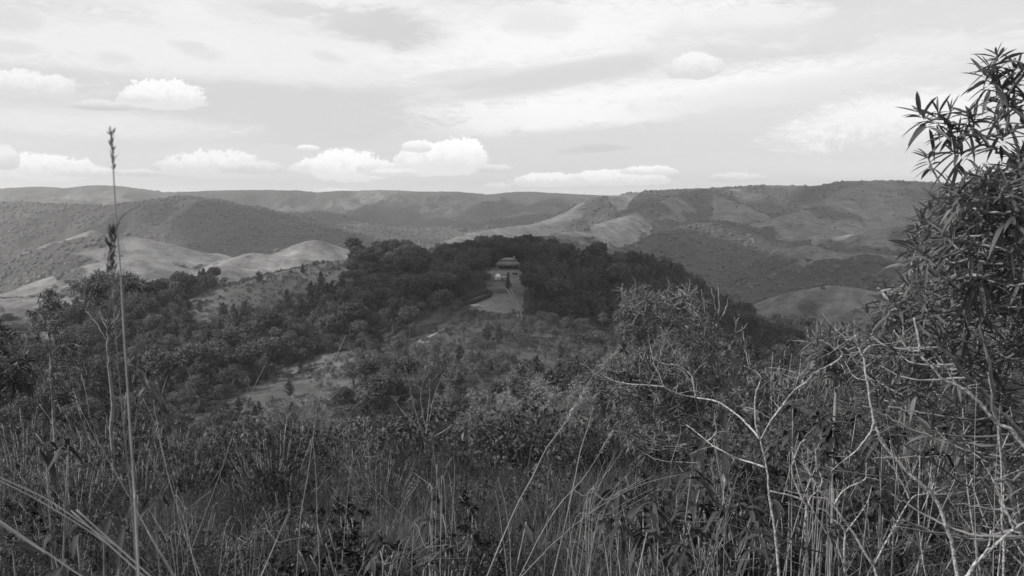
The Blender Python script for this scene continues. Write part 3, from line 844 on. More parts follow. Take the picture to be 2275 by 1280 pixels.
# ---- low scrub over the open slopes
BX, BY = scatter_points(225, 520, 1.9, 131)
BZ = height(BX, BY); bpx, bqy = project(BX, BY, BZ)
kb = (wpoly(bpx, bqy, SLOPE1, BX, BY, 16) & (RS.uniform(size=len(BX)) < .62 + .8 * fbm(BX, BY, 18, 3, 133))) | (wpoly(bpx, bqy, SCRUB, BX, BY) & (RS.uniform(size=len(BX)) < .42 + .7 * fbm(BX, BY, 14, 3, 134))) | (wpoly(bpx, bqy, STRIP, BX, BY) & (RS.uniform(size=len(BX)) < .28 + .7 * fbm(BX, BY, 14, 3, 135)))
kb &= ~inpoly(bpx, bqy, LAWN) & ~inpoly(bpx, bqy, [(1070, 596), (1185, 596), (1185, 690), (1060, 694)]) & ~inpoly(bpx, bqy, [(925, 695), (1015, 690), (1015, 708), (960, 755), (925, 750)])
scatter("scrub", np.stack([BX[kb], BY[kb], BZ[kb] - .1, RS.uniform(.25, .75, kb.sum()), RS.uniform(0, 6.28, kb.sum())], -1), [joined(*p) for p in PR['bush']], None)
# ---- bushes filling the floor of the woods
UX, UY = scatter_points(105, 600, 3.3, 141)
UZ = height(UX, UY); ux, uy = project(UX, UY, UZ)
ku = ~(wpoly(ux, uy, SLOPE1, UX, UY, 16) | wpoly(ux, uy, SCRUB, UX, UY) | wpoly(ux, uy, STRIP, UX, UY) | wpoly(ux, uy, PATCHL, UX, UY) | inpoly(ux, uy, LAWN) | inpoly(ux, uy, [(1030, 590), (1195, 590), (1190, 694), (1030, 694)]) | inpoly(ux, uy, [(925, 695), (1015, 690), (1015, 708), (960, 755), (925, 750)]))
ku &= (uy > 560)
scatter("undergrowth", np.stack([UX[ku], UY[ku], UZ[ku] - .3, RS.uniform(.7, 1.7, ku.sum()), RS.uniform(0, 6.28, ku.sum())], -1), [joined(*PR['bush'][2]), joined(*PR['bush'][0]), joined(*PR['bush'][2])], None)
# ---- distant woodland: small rounded crowns on the far slopes
def far_crown(seed, R=5.0, H=7.0):
    V, T = ICO2
    V = V.copy(); r = np.random.RandomState(seed)
    V = V * (1 + .28 * r.normal(size=(len(V), 1)))
    V[:, 2] = np.where(V[:, 2] < 0, V[:, 2] * .6, V[:, 2])
    V = V * [R, R, H * .55] + [0, 0, H * .45]
    return mesh_from("far_crown", V, None, T, [M_far])
M_far = material("distant_canopy", .085, .9, .3, .15, obj_var=.25)
def far_wood(name, y0, y1, sp, seed, s0):
    X, Y = scatter_points(y0, y1, sp, seed)
    idx, Gs = height(X, Y, True)
    gg = Gs
    dn = fbm(X, Y, 240, 3, 91)
    th = np.clip((fbm(X, Y, 420, 4, 61) - np.where(X > 350, .12, .2)) * 4, 0, 1) * np.clip((np.hypot(X, Y) - 1600) / 600, 0, 1)
    gg = np.maximum(gg, th * .7)
    r = np.random.RandomState(seed + 1)
    keep = (r.uniform(size=len(X)) < (1 - gg) ** 3) | (r.uniform(size=len(X)) > .9975)
    keep &= (dn > -.6) | (r.uniform(size=len(X)) > .5)
    X, Y, Z = X[keep], Y[keep], idx[keep]
    items = np.stack([X, Y, Z - .8, s0 * r.uniform(.5, 1.25, len(X)), r.uniform(0, 6.28, len(X))], -1)
    print(name, len(items))
    return scatter(name, items, [far_crown(q) for q in range(seed, seed + 4)], None)
far_wood("distant_woodland", 640, 1500, 8, 101, .85)
far_wood("remote_woodland", 1500, 3600, 12.5, 111, 1.0)

# ------------------------------------------------------------------ lodge, tent, shelter, bank, tracks on the lawn
RS = np.random.RandomState(77)
M_thatch = material("shingle_roof", .17, .9, .3, 1.2, bump=.5, bscale=6)
M_timber = material("dark_timber", .04, .8, .3, 1.5)
M_wall = material("pale_wall", .12, .8, .15, 2.0)
M_glass = material("window_glass", .03, .1, .1, 2.0, spec=.8)
M_canvas = material("white_canvas", .75, .7, .05, 2.0)
M_canvas2 = material("grey_canvas", .3, .7, .1, 2.0)
M_dirt = material("track_dirt", .18, .95, .3, .8, bump=.3, bscale=5)
M_hedge = material("clipped_hedge", .035, .9, .4, 2.0, bump=.6, bscale=4)
M_stone = material("pale_rock", .30, .9, .35, .6, bump=.6, bscale=3)
M_post = material("weathered_post", .33, .8, .25, 3)
def box(g, c, s, rz=0.0, taper=None):
    x, y, z = [q / 2 for q in s]
    tx, ty = taper or (1, 1)
    V = np.array([[-x, -y, -z], [x, -y, -z], [x, y, -z], [-x, y, -z], [-x * tx, -y * ty, z], [x * tx, -y * ty, z], [x * tx, y * ty, z], [-x * tx, y * ty, z]])
    ca, sa = math.cos(rz), math.sin(rz)
    V = np.stack([V[:, 0] * ca - V[:, 1] * sa, V[:, 0] * sa + V[:, 1] * ca, V[:, 2]], -1) + c
    g.add(V, [[0, 3, 2, 1], [4, 5, 6, 7], [0, 1, 5, 4], [1, 2, 6, 5], [2, 3, 7, 6], [3, 0, 4, 7]])
def empty(name, loc, rz=0.0):
    o = bpy.data.objects.new(name, None); scene.collection.objects.link(o); o.location = loc; o.rotation_euler = (0, 0, rz); return o
def part(name, g, mat, root, smooth=False, parent=None):
    return obj(name, g.mesh(name, mat, smooth), parent or root)
hp = P(1130, 597, 455); hz = gz(hp[0], 455)
lodge = tag(empty("lodge", (hp[0], 455, hz), .10), "lodge with a broad two-tiered hipped roof at the top of the lawn", "house")
g = Geo(); box(g, (0, 0, -.85), (12.6, 8.0, 1.8)); part("base", g, M_stone, lodge)
g = Geo(); box(g, (0, .4, 1.5), (10.8, 6.2, 2.6)); part("wall", g, M_wall, lodge)
for k in range(9):
    g = Geo(); box(g, (-6 + k * 1.5, -3.7, 1.45), (.22, .22, 2.5)); part("veranda_post", g, M_timber, lodge)
for k in range(6):
    g = Geo(); box(g, (-4.5 + k * 1.8, -2.74, 1.5), (1.0, .12, 1.5)); w_ = part("window", g, M_glass, lodge)
g = Geo(); box(g, (.9 + 1.8 * 1.5 + .1, -2.76, 1.2), (.6, .1, 2.1)); part("door", g, M_timber, lodge)
g = Geo()
def hip(g, z0, z1, x0, y0, x1, y1):
    V = [[-x0, -y0, z0], [x0, -y0, z0], [x0, y0, z0], [-x0, y0, z0], [-x1, -y1, z1], [x1, -y1, z1], [x1, y1, z1], [-x1, y1, z1]]
    g.add(V, [[0, 3, 2, 1], [4, 5, 6, 7], [0, 1, 5, 4], [1, 2, 6, 5], [2, 3, 7, 6], [3, 0, 4, 7]])
hip(g, 2.45, 4.7, 7.6, 5.4, 4.6, 2.85); roof = part("roof", g, M_thatch, lodge)
g = Geo(); hip(g, 5.02, 6.5, 5.0, 3.1, 2.4, .4); r2 = part("upper_roof", g, M_thatch, lodge)
g = Geo(); box(g, (0, 0, 4.86), (9.0, 5.4, .34)); part("clerestory", g, M_timber, lodge)
for k in range(4):
    g = Geo(); box(g, (-1.6 + k * 1.1, -2.73, 4.86), (.7, .1, .22)); obj("window", g.mesh("window", M_wall), lodge)
g = Geo(); box(g, (3.2, .6, 6.5), (.7, .7, 1.9)); obj("chimney", g.mesh("chimney", M_stone), r2)

# dome tent
tp = P(1105.5, 624, 424); tz = gz(tp[0], 424)
tent = tag(empty("dome_tent", (tp[0], 424, tz)), "small white dome tent pitched on the lawn below the lodge", "tent")
g = Geo(); n = 16
V = []; Qs = []
prof = [(1.75, -.2), (1.75, .9), (1.7, 1.4), (1.5, 2.0), (1.1, 2.5), (.55, 2.85), (.08, 2.95)]
for r_, z_ in prof:
    for k in range(n): V.append([r_ * math.cos(k / n * 6.2832), r_ * math.sin(k / n * 6.2832), z_])
for a in range(len(prof) - 1):
    for k in range(n): Qs.append([a * n + k, a * n + (k + 1) % n, (a + 1) * n + (k + 1) % n, (a + 1) * n + k])
g.add(V, Qs); part("canopy", g, M_canvas, tent, True)
g = Geo(); box(g, (.3, -1.72, .65), (.8, .16, 1.3)); part("door_flap", g, M_canvas2, tent)
g = Geo(); box(g, (2.0, 0, .7), (1.2, 1.4, 1.5), 0, (.9, .6)); part("porch", g, M_canvas2, tent)
# open shelter beside it
sp_ = P(1119, 626, 420); sz = gz(sp_[0], 420)
sh = tag(empty("open_shelter", (sp_[0], 420, sz)), "flat-roofed open shelter on posts between the tent and the conical tree", "shelter")
for a in (-1.5, 1.5):
    for b in (-1.1, 1.1):
        g = Geo(); box(g, (a, b, 1.1), (.16, .16, 2.5)); part("post", g, M_timber, sh)
g = Geo(); box(g, (0, 0, 2.45), (4.2, 3.2, .22), 0, (.96, .96)); part("roof", g, M_canvas2, sh)
g = Geo(); box(g, (0, -.3, .72), (1.8, .8, .1)); part("table", g, M_timber, sh)
# conical tree right beside
PRC = pine(7.2, 1.7, 91, M_pine, .04, .95, .4, 8)
RS = np.random.RandomState(78)
cp = P(1129, 645, 405)
PR['cone'] = [PRC]
place_tree('cone', 0, cp[0], 405, gz(cp[0], 405) - .1, 1.0, 0, "dark conical conifer standing alone in the middle of the lawn", "tree", None, "conifer_tree")
cp = P(1157, 598, 450)
place_tree('cone', 0, cp[0], 449, gz(cp[0], 449) - .1, .72, 1, "short dark conifer at the east corner of the lodge", "tree", None, "conifer_tree")
# low rail fence below the tent
def rail_fence(pa, pb, n, label):
    root = empty("rail_fence", (pa[0], pa[1], gz(pa[0], pa[1]))); tag(root, label, "fence")
    last = None
    o0 = np.array(root.location)
    for k in range(n):
        t_ = k / (n - 1); x = pa[0] + (pb[0] - pa[0]) * t_; y = pa[1] + (pb[1] - pa[1]) * t_; z = gz(x, y)
        g = Geo(); box(g, np.array([x, y, z + .4]) - o0, (.14, .14, 1.2)); part("post", g, M_post, root)
        if last is not None:
            g = Geo(); tube(g, [last - o0 + [0, 0, .85], np.array([x, y, z + .85]) - o0], [.06, .06], 5); part("rail", g, M_post, root)
        last = np.array([x, y, z])
rail_fence(P(1080, 640, 405), P(1124, 640, 402), 9, "low pale rail fence across the lawn below the tent")
rail_fence(P(1092, 650, 396), P(1094, 672, 384), 6, "short pale rail fence running down beside the clipped hedge")
rail_fence(P(1180, 622, 440), P(1240, 622, 440), 12, "pale post and rail fence among the leafless grove")
# pale trunk lying and a bench on the lawn
bp = P(1144, 614, 433); g = Geo(); rb = tag(empty("garden_bench", (bp[0], 433, gz(bp[0], 433)), .2), "dark bench on the upper lawn before the lodge", "bench")
box(g, (0, 0, .5), (3.0, .8, .12)); part("seat", g, M_timber, rb)
for a in (-1.2, 1.2):
    g = Geo(); box(g, (a, 0, .2), (.15, .7, .6)); part("leg", g, M_timber, rb)
g = Geo(); box(g, (0, .4, .85), (3.0, .08, .6)); part("backrest", g, M_timber, rb)
cp = P(1197, 668, 392); g = Geo(); sd_ = tag(empty("tin_shed", (cp[0], 392, gz(cp[0], 392)), .1), "small pale roofed shed among trees east of the track", "shed")
box(g, (0, 0, .9), (4.2, 3, 2.2)); part("wall", g, M_timber, sd_)
g = Geo(); hip(g, 2.0, 2.9, 2.5, 1.9, 2.2, .1); part("roof", g, M_canvas2, sd_)

# clipped hedge curving round a dug-out basin
def ribbon_on_ground(name, pts, width, lift, mat, k=8, kind=None, label=None, cat=None):
    c = curve(pts, k); T = unit(np.gradient(c[:, :2], axis=0)); Nn = np.stack([-T[:, 1], T[:, 0]], -1)
    cols = []
    for f in (-.5, -.25, 0, .25, .5):
        xy = c[:, :2] + Nn * width * f * (1 + .15 * np.sin(np.arange(len(c)) * 1.7))[:, None]
        cols.append(np.column_stack([xy, height(xy[:, 0], xy[:, 1]) + lift]))
    V = np.stack(cols, 1).reshape(-1, 3)
    m5 = len(cols); i = (np.arange(len(c) - 1) * m5)[:, None]; j = np.arange(m5 - 1)[None]
    Q = np.stack([i + j, i + j + 1, i + m5 + j + 1, i + m5 + j], -1).reshape(-1, 4)
    o = obj(name, mesh_from(name, V, Q, None, [mat], True)); tag(o, label, cat, None, kind); return o
for off in (-.85, .85):
    ribbon_on_ground("dirt_track", [P(1127, 642, 408) + [off, 0, 0], P(1132, 655, 399) + [off, 0, 0], P(1139, 672, 388) + [off, 0, 0], P(1147, 692, 374) + [off, 0, 0], P(1156, 712, 362) + [off, 0, 0]], .75, .14, M_dirt, kind='structure')
ribbon_on_ground("dirt_road", [P(1010, 700, 352), P(995, 704, 350), P(975, 714, 343), P(955, 724, 336), P(938, 734, 330), P(940, 742, 325), P(950, 750, 319)], 3.4, .25, M_dirt, kind='structure')
ribbon_on_ground("dirt_road", [P(228, 680, 560), P(250, 672, 575), P(275, 664, 590)], 9, .6, M_dirt, kind='structure')
hedge = [P(1030, 668, 386), P(1045, 662, 389), P(1065, 656, 393), P(1083, 654, 395), P(1090, 659, 392), P(1086, 666, 388), P(1070, 672, 384), P(1050, 678, 381), P(1034, 681, 379)]
c = curve(hedge, 6); g = Geo(); T = unit(np.gradient(c[:, :2], axis=0)); Nn = np.stack([-T[:, 1], T[:, 0]], -1)
secs = [(-.8, -.3), (-.85, 1.2), (-.5, 1.75), (.5, 1.75), (.85, 1.2), (.8, -.3)]
rows = []
for f, h in secs:
    xy = c[:, :2] + Nn * f + RS.normal(size=(len(c), 2)) * .08
    rows.append(np.column_stack([xy, height(xy[:, 0], xy[:, 1]) + h + RS.normal(size=len(c)) * .08 * (h > 0)]))
V = np.stack(rows, 1).reshape(-1, 3); m6 = len(secs); i = (np.arange(len(c) - 1) * m6)[:, None]; j = np.arange(m6 - 1)[None]
Q_ = np.stack([i + j, i + j + 1, i + m6 + j + 1, i + m6 + j], -1).reshape(-1, 4)
g.add(V, Q_); tufts(g, V[V[:, 2] > height(V[:, 0], V[:, 1]) + .8], .25, 14, .3, .2, .4)
tag(obj("clipped_hedge", g.mesh("hedge", M_hedge)), "dark clipped hedge looping round a hollow at the foot of the lawn", "hedge")
# pale rocks of the cut bank under the hedge and outcrops
def rock(px, py, Y, s, label):
    q = P(px, py, Y); V, T = ico(3)
    k = int(px * 3 + py) % 50
    V = V * (1 + .35 * fbm(V[:, 0] * 2 + k, V[:, 1] * 2 + V[:, 2], 1.2, 3, k))[:, None] * [s, s * .7, s * .5]
    o = obj("rock", mesh_from("rock", V, None, T, [M_stone], False), None, (q[0], Y, gz(q[0], Y) + s * .15)); tag(o, label, "rock", "pale rocks below the hedge")
ROCKL = ["largest pale rock in the cut bank below the hedge", "pale rock touching the largest one on its east side", "pale rock nearest the hedge's lower arm", "westmost pale rock, lowest on its side of the bank", "smallest pale rock, lowest and eastmost in the cut bank"]
for q in [(1052, 684, 376, 2.0), (1060, 682, 377, 1.6), (1071, 685, 375, 1.3), (1046, 690, 372, 1.2), (1075, 692, 371, .9)]:
    rock(*q, ROCKL.pop(0))
for q in [(1590, 492, 2040, 9), (1605, 497, 2020, 7), (1622, 504, 2000, 6)]: pass

# ------------------------------------------------------------------ near slope: grass, heath, shrubs, bare branches
RS = np.random.RandomState(123)
M_grass = material("dry_grass_blade", .125, .7, .4, 1.2, transl=.3)
M_straw = material("straw_stalk", .30, .6, .25, 6, transl=.15)
M_straw2 = material("grey_stalk", .17, .7, .3, 6, transl=.1)
M_seed = material("seed_head", .11, .8, .4, 20)
M_heath = material("heath_leaf", .07, .55, .45, 2.0, transl=.25, obj_var=.4)
M_heath2 = material("dull_leaf", .04, .5, .4, 2.0, transl=.2, obj_var=.3)
M_bigleaf = material("rosette_leaf", .115, .5, .35, 5.0, transl=.38, spec=.5)
M_rose = material("silver_rosette_leaf", .125, .5, .3, 4.0, transl=.25)
M_twig = material("grey_twig", .17, .85, .35, 14)
M_lichen = material("lichen_bark", .13, .9, .0, 95, col2=.44, bump=.6, bscale=120, detail=4)
M_dark = material("broad_dark_leaf", .042, .7, .35, 6.0, transl=.15, spec=.25)
def sub(a, b, t): return a + (b - a) * t

# --- ground cover as one uncountable mass: blades, tussocks and low heath
def blades(n, h0, h1, seed, spread=.15):
    r = np.random.RandomState(seed); g = Geo()
    bp = np.column_stack([r.normal(size=(n, 2)) * spread, np.zeros(n)])
    D = unit(np.column_stack([r.normal(size=(n, 2)) * .32, np.ones(n)]))
    leaves(g, bp, D, r.uniform(h0, h1, n), r.uniform(.003, .0065, n), r.uniform(.05, .4, n), 4, 0, up=r.normal(size=(n, 3)))
    return g.mesh("tuft", M_grass)
def heath(seed, h, r0, nst, leaf, mat, per=26, wid=.3):
    global RS
    RS = np.random.RandomState(seed); g = Geo()
    for k in range(nst):
        a = RS.uniform(0, 6.28); q = RS.uniform(.1, 1) * r0
        top = np.array([math.cos(a) * q, math.sin(a) * q, h * RS.uniform(.6, 1.05) * (1 - .3 * q / r0)])
        c = curve([[top[0] * .15, top[1] * .15, -.05], [top[0] * .6, top[1] * .6, top[2] * .5], top], 4)
        tube(g, c, [.006, .002], 3)
        m = per; i_ = RS.randint(2, len(c), m)
        Pc = c[i_] + RS.normal(size=(m, 3)) * .02
        D = RS.normal(size=(m, 3)) * .8 + [0, 0, .7]
        leaves(g, Pc, D, RS.uniform(.6, 1.3, m) * leaf, leaf * wid, .15, 0, .3, up=RS.normal(size=(m, 3)) * .6 + [0, 0, 1])
    return g.mesh("heath", mat)
tuft_m = [blades(48, .35, .9, 300 + k) for k in range(5)]
heath_m = [heath(310, .55, .38, 34, .022, M_heath, 70), heath(311, .75, .42, 40, .026, M_heath2, 64), heath(312, .45, .40, 30, .018, M_heath, 80), heath(313, .65, .35, 34, .032, M_heath2, 50), heath(314, .6, .4, 36, .022, M_scrub, 70)]
heath_far = [heath(320, .9, .7, 40, .06, M_heath, 50, .5), heath(321, 1.2, .8, 46, .07, M_heath2, 50, .5), heath(322, .8, .7, 40, .055, M_scrub, 50, .5)]
def cover(name, y0, y1, sp, seed, meshes, s0, s1, dens=None, halfang=38):
    X, Y = scatter_points(y0, y1, sp, seed, halfang)
    k = RS.uniform(size=len(X)) < (dens(X, Y) if dens is not None else 1)
    X, Y = X[k], Y[k]
    its = np.stack([X, Y, height(X, Y) - .03, RS.uniform(s0, s1, len(X)), RS.uniform(0, 6.28, len(X))], -1)
    print(name, len(its)); return scatter(name, its, meshes, None)
gd = lambda x, y: np.clip(.22 + 1.3 * fbm(x, y, 4, 3, 401) + .35 * np.exp(-((x / y + .02) / .2) ** 2), .08, 1)
hd = lambda x, y: np.clip(.95 - .8 * fbm(x, y, 4, 3, 401), .15, 1)
cover("grass", 1.7, 11, .17, 501, tuft_m, .7, 1.15, gd)
cover("grass", 11, 34, .33, 502, tuft_m, 1.0, 1.6, gd)
cover("heath", 2.0, 12, .30, 503, heath_m, .6, 1.15, hd)
cover("heath", 12, 40, .62, 504, heath_m + heath_far[:1], 1.0, 1.9, hd)
cover("undergrowth", 38, 130, 1.7, 505, heath_far, 1.2, 2.8, None, 36)

# --- shrubs along the brow of the slope, each one its own
def shrub_proto(seed, H, R, nb, leaf, mat, rose=False, n_leaf=30, bark=None, wid=.34):
    """branches fan out of the ground; leaves in tufts at the twig ends"""
    global RS
    RS = np.random.RandomState(seed); gb, gl = Geo(), Geo()
    for k in range(nb):
        a = RS.uniform(0, 6.28); q = R * math.sqrt(RS.uniform(0, 1))
        tip = np.array([math.cos(a) * q, math.sin(a) * q, H * (1 - .45 * (q / R) ** 2) * RS.uniform(.62, 1.03)])
        c = curve([[tip[0] * .05, tip[1] * .05, -.1], [tip[0] * .45, tip[1] * .45, tip[2] * .42], tip], 4, .01)
        tube(gb, c, [.018, .004], 4)
        for w in range(5):
            b0 = c[RS.randint(4, len(c))]; e = b0 + unit(RS.normal(size=3) + [0, 0, .9]) * R * RS.uniform(.12, .3)
            tube(gb, [b0, (b0 + e) / 2 + RS.normal(size=3) * .01, e], [.005, .002], 3)
            m = n_leaf; D = RS.normal(size=(m, 3)) + [0, 0, .5]
            Pc = e - (e - b0) * RS.uniform(0, .6, (m, 1)) * (0.15 if rose else 1)
            leaves(gl, Pc, D, RS.uniform(.6, 1.25, m) * leaf, leaf * (.2 if rose else wid), .25 if rose else .1, 0, .3)
    return gl.mesh("foliage", mat), gb.mesh("branches", bark or M_twig, True)
SP = {'round': [shrub_proto(601, 1.5, .8, 34, 0.042, M_heath), shrub_proto(602, 1.9, .9, 40, 0.048, M_heath2), shrub_proto(603, 1.3, .8, 34, 0.036, M_heath)],
      'pale': [shrub_proto(604, 1.5, .8, 36, 0.042, M_scrub), shrub_proto(605, 1.2, .7, 32, 0.036, M_scrub)],
      'broad': [shrub_proto(611, 1.0, .62, 24, .055, M_heath, n_leaf=20, wid=.55), shrub_proto(612, 1.1, .6, 22, .065, M_heath2, n_leaf=18, wid=.48), shrub_proto(613, .8, .6, 24, .045, M_scrub, n_leaf=22, wid=.55)],
      'rose': [shrub_proto(606, 1.7, .9, 30, .13, M_bigleaf, True), shrub_proto(607, 1.4, .8, 26, .12, M_rose, True)]}
def put_shrub(kind, var, px, py, Y, s, label, group, name="shrub", cat="shrub", sink=0):
    q = P(px, py, Y); z = gz(q[0], Y)
    r = empty(name, (q[0], Y, z - sink), rnd.uniform(0, 6.28)); r.scale = (s, s, s * rnd.uniform(.9, 1.1)); tag(r, label, cat, group)
    fm, bm = SP[kind][var]
    obj("branches", bm, r); obj("foliage", fm, r)
    shrubs.append((r, label, px, float(project(q[0], Y, z + 1.3 * s)[1])))
shrubs = []
SECT2 = [(100, "at the bottom corner straws"), (230, "under the open-crowned tree"), (340, "around the tall stalk"), (520, "east of the tall stalk"), (680, "below the grassy spur"), (860, "around the straw reaching the spur"), (1010, "around the dry shrub"), (1200, "below the near pines"),
         (1330, "beside the brightest straw"), (1500, "before the rosette shrub"), (1640, "by the rosette shrub's trunks"), (1760, "around the forked sapling"), (1880, "behind the low V-shaped sapling"), (2010, "behind the tall curving sapling"), (2140, "under the whorled shrub's edge"), (99999, "deep under the whorled shrub")]
RS = np.random.RandomState(124)
for k in range(240):
    px = rnd.uniform(-60, 2330); Y = rnd.uniform(3.6, 34) if k % 3 else rnd.uniform(16, 30)
    u = (px - 1137) / 1137
    s = (rnd.uniform(.45, .85) + (.25 * abs(u) if Y > 10 else 0) + (.3 * rnd.random() if Y > 15 else 0)) * (.62 if Y < 8 else 1)
    kind = rnd.choice(['round', 'round', 'pale', 'round'])
    if u > .35 and rnd.random() < .35: kind = 'rose'
    lb, gp = {'round': ("dark twiggy heath shrub", "heath shrubs on the near slope"), 'pale': ("paler small-leaved shrub", "pale shrubs on the near slope"), 'rose': ("small shrub with whorled narrow leaves", "whorled shrubs on the near slope")}[kind]
    put_shrub(kind, rnd.randrange(len(SP[kind])), px, 1000, Y, s, lb, gp)
for k in range(70):                                    # leafy broad-leaved shrubs close by
    px = rnd.uniform(-60, 2330); Y = rnd.uniform(2.9, 9.5)
    if abs(px - 1137) < 420 and rnd.random() < .45: px = rnd.choice([rnd.uniform(-60, 560), rnd.uniform(1350, 2200)])
    put_shrub('broad', rnd.randrange(3), px, 1000, Y, rnd.uniform(.4, .62) + (.25 if Y > 5 else 0), "small broad-leaved shrub", "broad-leaved shrubs on the near slope")
for k in range(46):                                    # taller brow on both flanks
    side = -1 if k % 5 < 2 else 1
    px = rnd.uniform(-60, 420) if side < 0 else rnd.uniform(1500, 2300)
    Y = rnd.uniform(13, 26); s = rnd.uniform(1.2, 1.9) * (1.0 if side > 0 else .9)
    kind = rnd.choice(['round', 'round', 'pale']) if side < 0 else rnd.choice(['round', 'pale', 'rose'])
    lb, gp = ("tall dark brow shrub", "tall shrubs on the west brow") if side < 0 else ("tall leafy brow shrub", "tall shrubs on the east brow")
    put_shrub(kind, rnd.randrange(len(SP[kind])), px, 950, Y, s, lb, gp)

single_out(shrubs, SECT2)

# --- near pines just below the brow: clumped pompon crowns
def near_pine(H, R, seed, mat):
    global RS
    RS = np.random.RandomState(seed); gl, gb = Geo(), Geo()
    tube(gb, [[0, 0, -1], [.1, .05, H * .5], [0, 0, H * .95]], [H * .018, .03], 7)
    n = 80
    for k in range(n):
        f = RS.uniform(.25, 1) ; a = RS.uniform(0, 6.28); u = np.array([math.cos(a), math.sin(a), 0])
        r_ = R * math.sqrt(max(.02, 1 - ((f - .45) / .6) ** 2)) * RS.uniform(.8, 1)
        e = np.array([0, 0, H * f]) + u * r_ + [0, 0, .25]
        p0 = np.array([0, 0, max(H * .2, H * f - r_ * .5)])
        tube(gb, curve([p0, (p0 + e) / 2 - [0, 0, .1], e], 3), [.03, .01], 3)
        for w in range(2):
            c = e + RS.normal(size=3) * .3
            m = 70; D = unit(RS.normal(size=(m, 3)) + [0, 0, .35]); q = RS.uniform(.2, .3)
            T_ = RS.normal(size=D.shape); T_ = unit(T_ - D * (T_ * D).sum(-1, keepdims=True))
            leaves(gl, c + D * q * .6, unit(D + T_ * .45), RS.uniform(.7, 1.2, m) * q, .04, .05, 0, 0, up=D + T_)
    return gl.mesh("needles", mat), gb.mesh("trunk", M_bark, True)
M_np = material("pine_needle_clump", .17, .6, .3, .8, transl=.2, obj_var=.2)
NP = [near_pine(8, 1.9, 701, M_np), near_pine(7, 2.1, 702, M_np), near_pine(9, 2.0, 703, M_np)]
for i, (px, pytop, Y, s, lb) in enumerate([
    (1045, 930, 52, .8, "bushy pale pine lowest and westmost of the near pine group"), (1095, 890, 56, .95, "bushy pine with clumped needles, second from the west in the near pine group"),
    (1165, 850, 60, 1.1, "tallest bushy pine of the near pine group below the brow"), (1130, 905, 50, .8, "small bushy pine before the tallest near pine"),
    (1240, 868, 58, 1.05, "darker bushy pine east of the tallest near pine"), (1290, 895, 54, .9, "bushy pine at the east end of the near pine group"), (1205, 920, 48, .75, "low bushy pine between the tallest and the darker pine"),
    (660, 905, 62, .9, "bushy pale pine alone above the valley wood"), (705, 925, 56, .75, "small bushy pine beside the lone pale pine"), (620, 945, 50, .6, "lowest bushy pine near the lone pale pine")]):
    q = P(px, pytop, Y); z = gz(q[0], Y); H = [8, 7, 9][i % 3]
    s = min(1.6, max(.35, (q[2] - z) / H))
    r = tag(empty("bushy_pine", (q[0], Y, z), i * 1.3), lb, "tree", "bushy pines below the brow"); r.scale = (s * 1.15, s * 1.15, s)
    obj("trunk", NP[i % 3][1], r); obj("needles", NP[i % 3][0], r)

# --- rosette helper
def rosettes(gl, tips, dirs, n, L, W, bend=.25, nt=5, spread=(35, 115), fold=.28):
    tips = np.asarray(tips); dirs = unit(np.asarray(dirs)); m = len(tips)
    A = unit(np.cross(dirs, np.array([.3, .5, .8]))); Bv = np.cross(dirs, A)
    P_, D_, L_, W_, B_ = [], [], [], [], []
    for k in range(n):
        f = (k + .5) / n
        ph = k * 2.39996 + RS.uniform(0, 6.28, m) * .15 + np.arange(m) * 1.7
        th = np.radians(spread[0] + (spread[1] - spread[0]) * f + RS.normal(size=m) * 9)
        D = dirs * np.cos(th)[:, None] + (A * np.cos(ph)[:, None] + Bv * np.sin(ph)[:, None]) * np.sin(th)[:, None]
        P_.append(tips - dirs * (f * L * .55)[..., None] if np.ndim(L) else tips - dirs * f * L * .55)
        D_.append(D); sz = RS.uniform(.7, 1.15, m) * (.62 + .38 * math.sin(min(1, f * 1.4) * math.pi / 2 + .3))
        L_.append(L * sz); W_.append(W * sz * RS.uniform(.8, 1.2, m)); B_.append(bend * (.3 + f) * RS.uniform(.5, 1.5, m))
    leaves(gl, np.concatenate(P_), np.concatenate(D_), np.concatenate(L_), np.concatenate(W_), np.concatenate(B_), nt, fold)

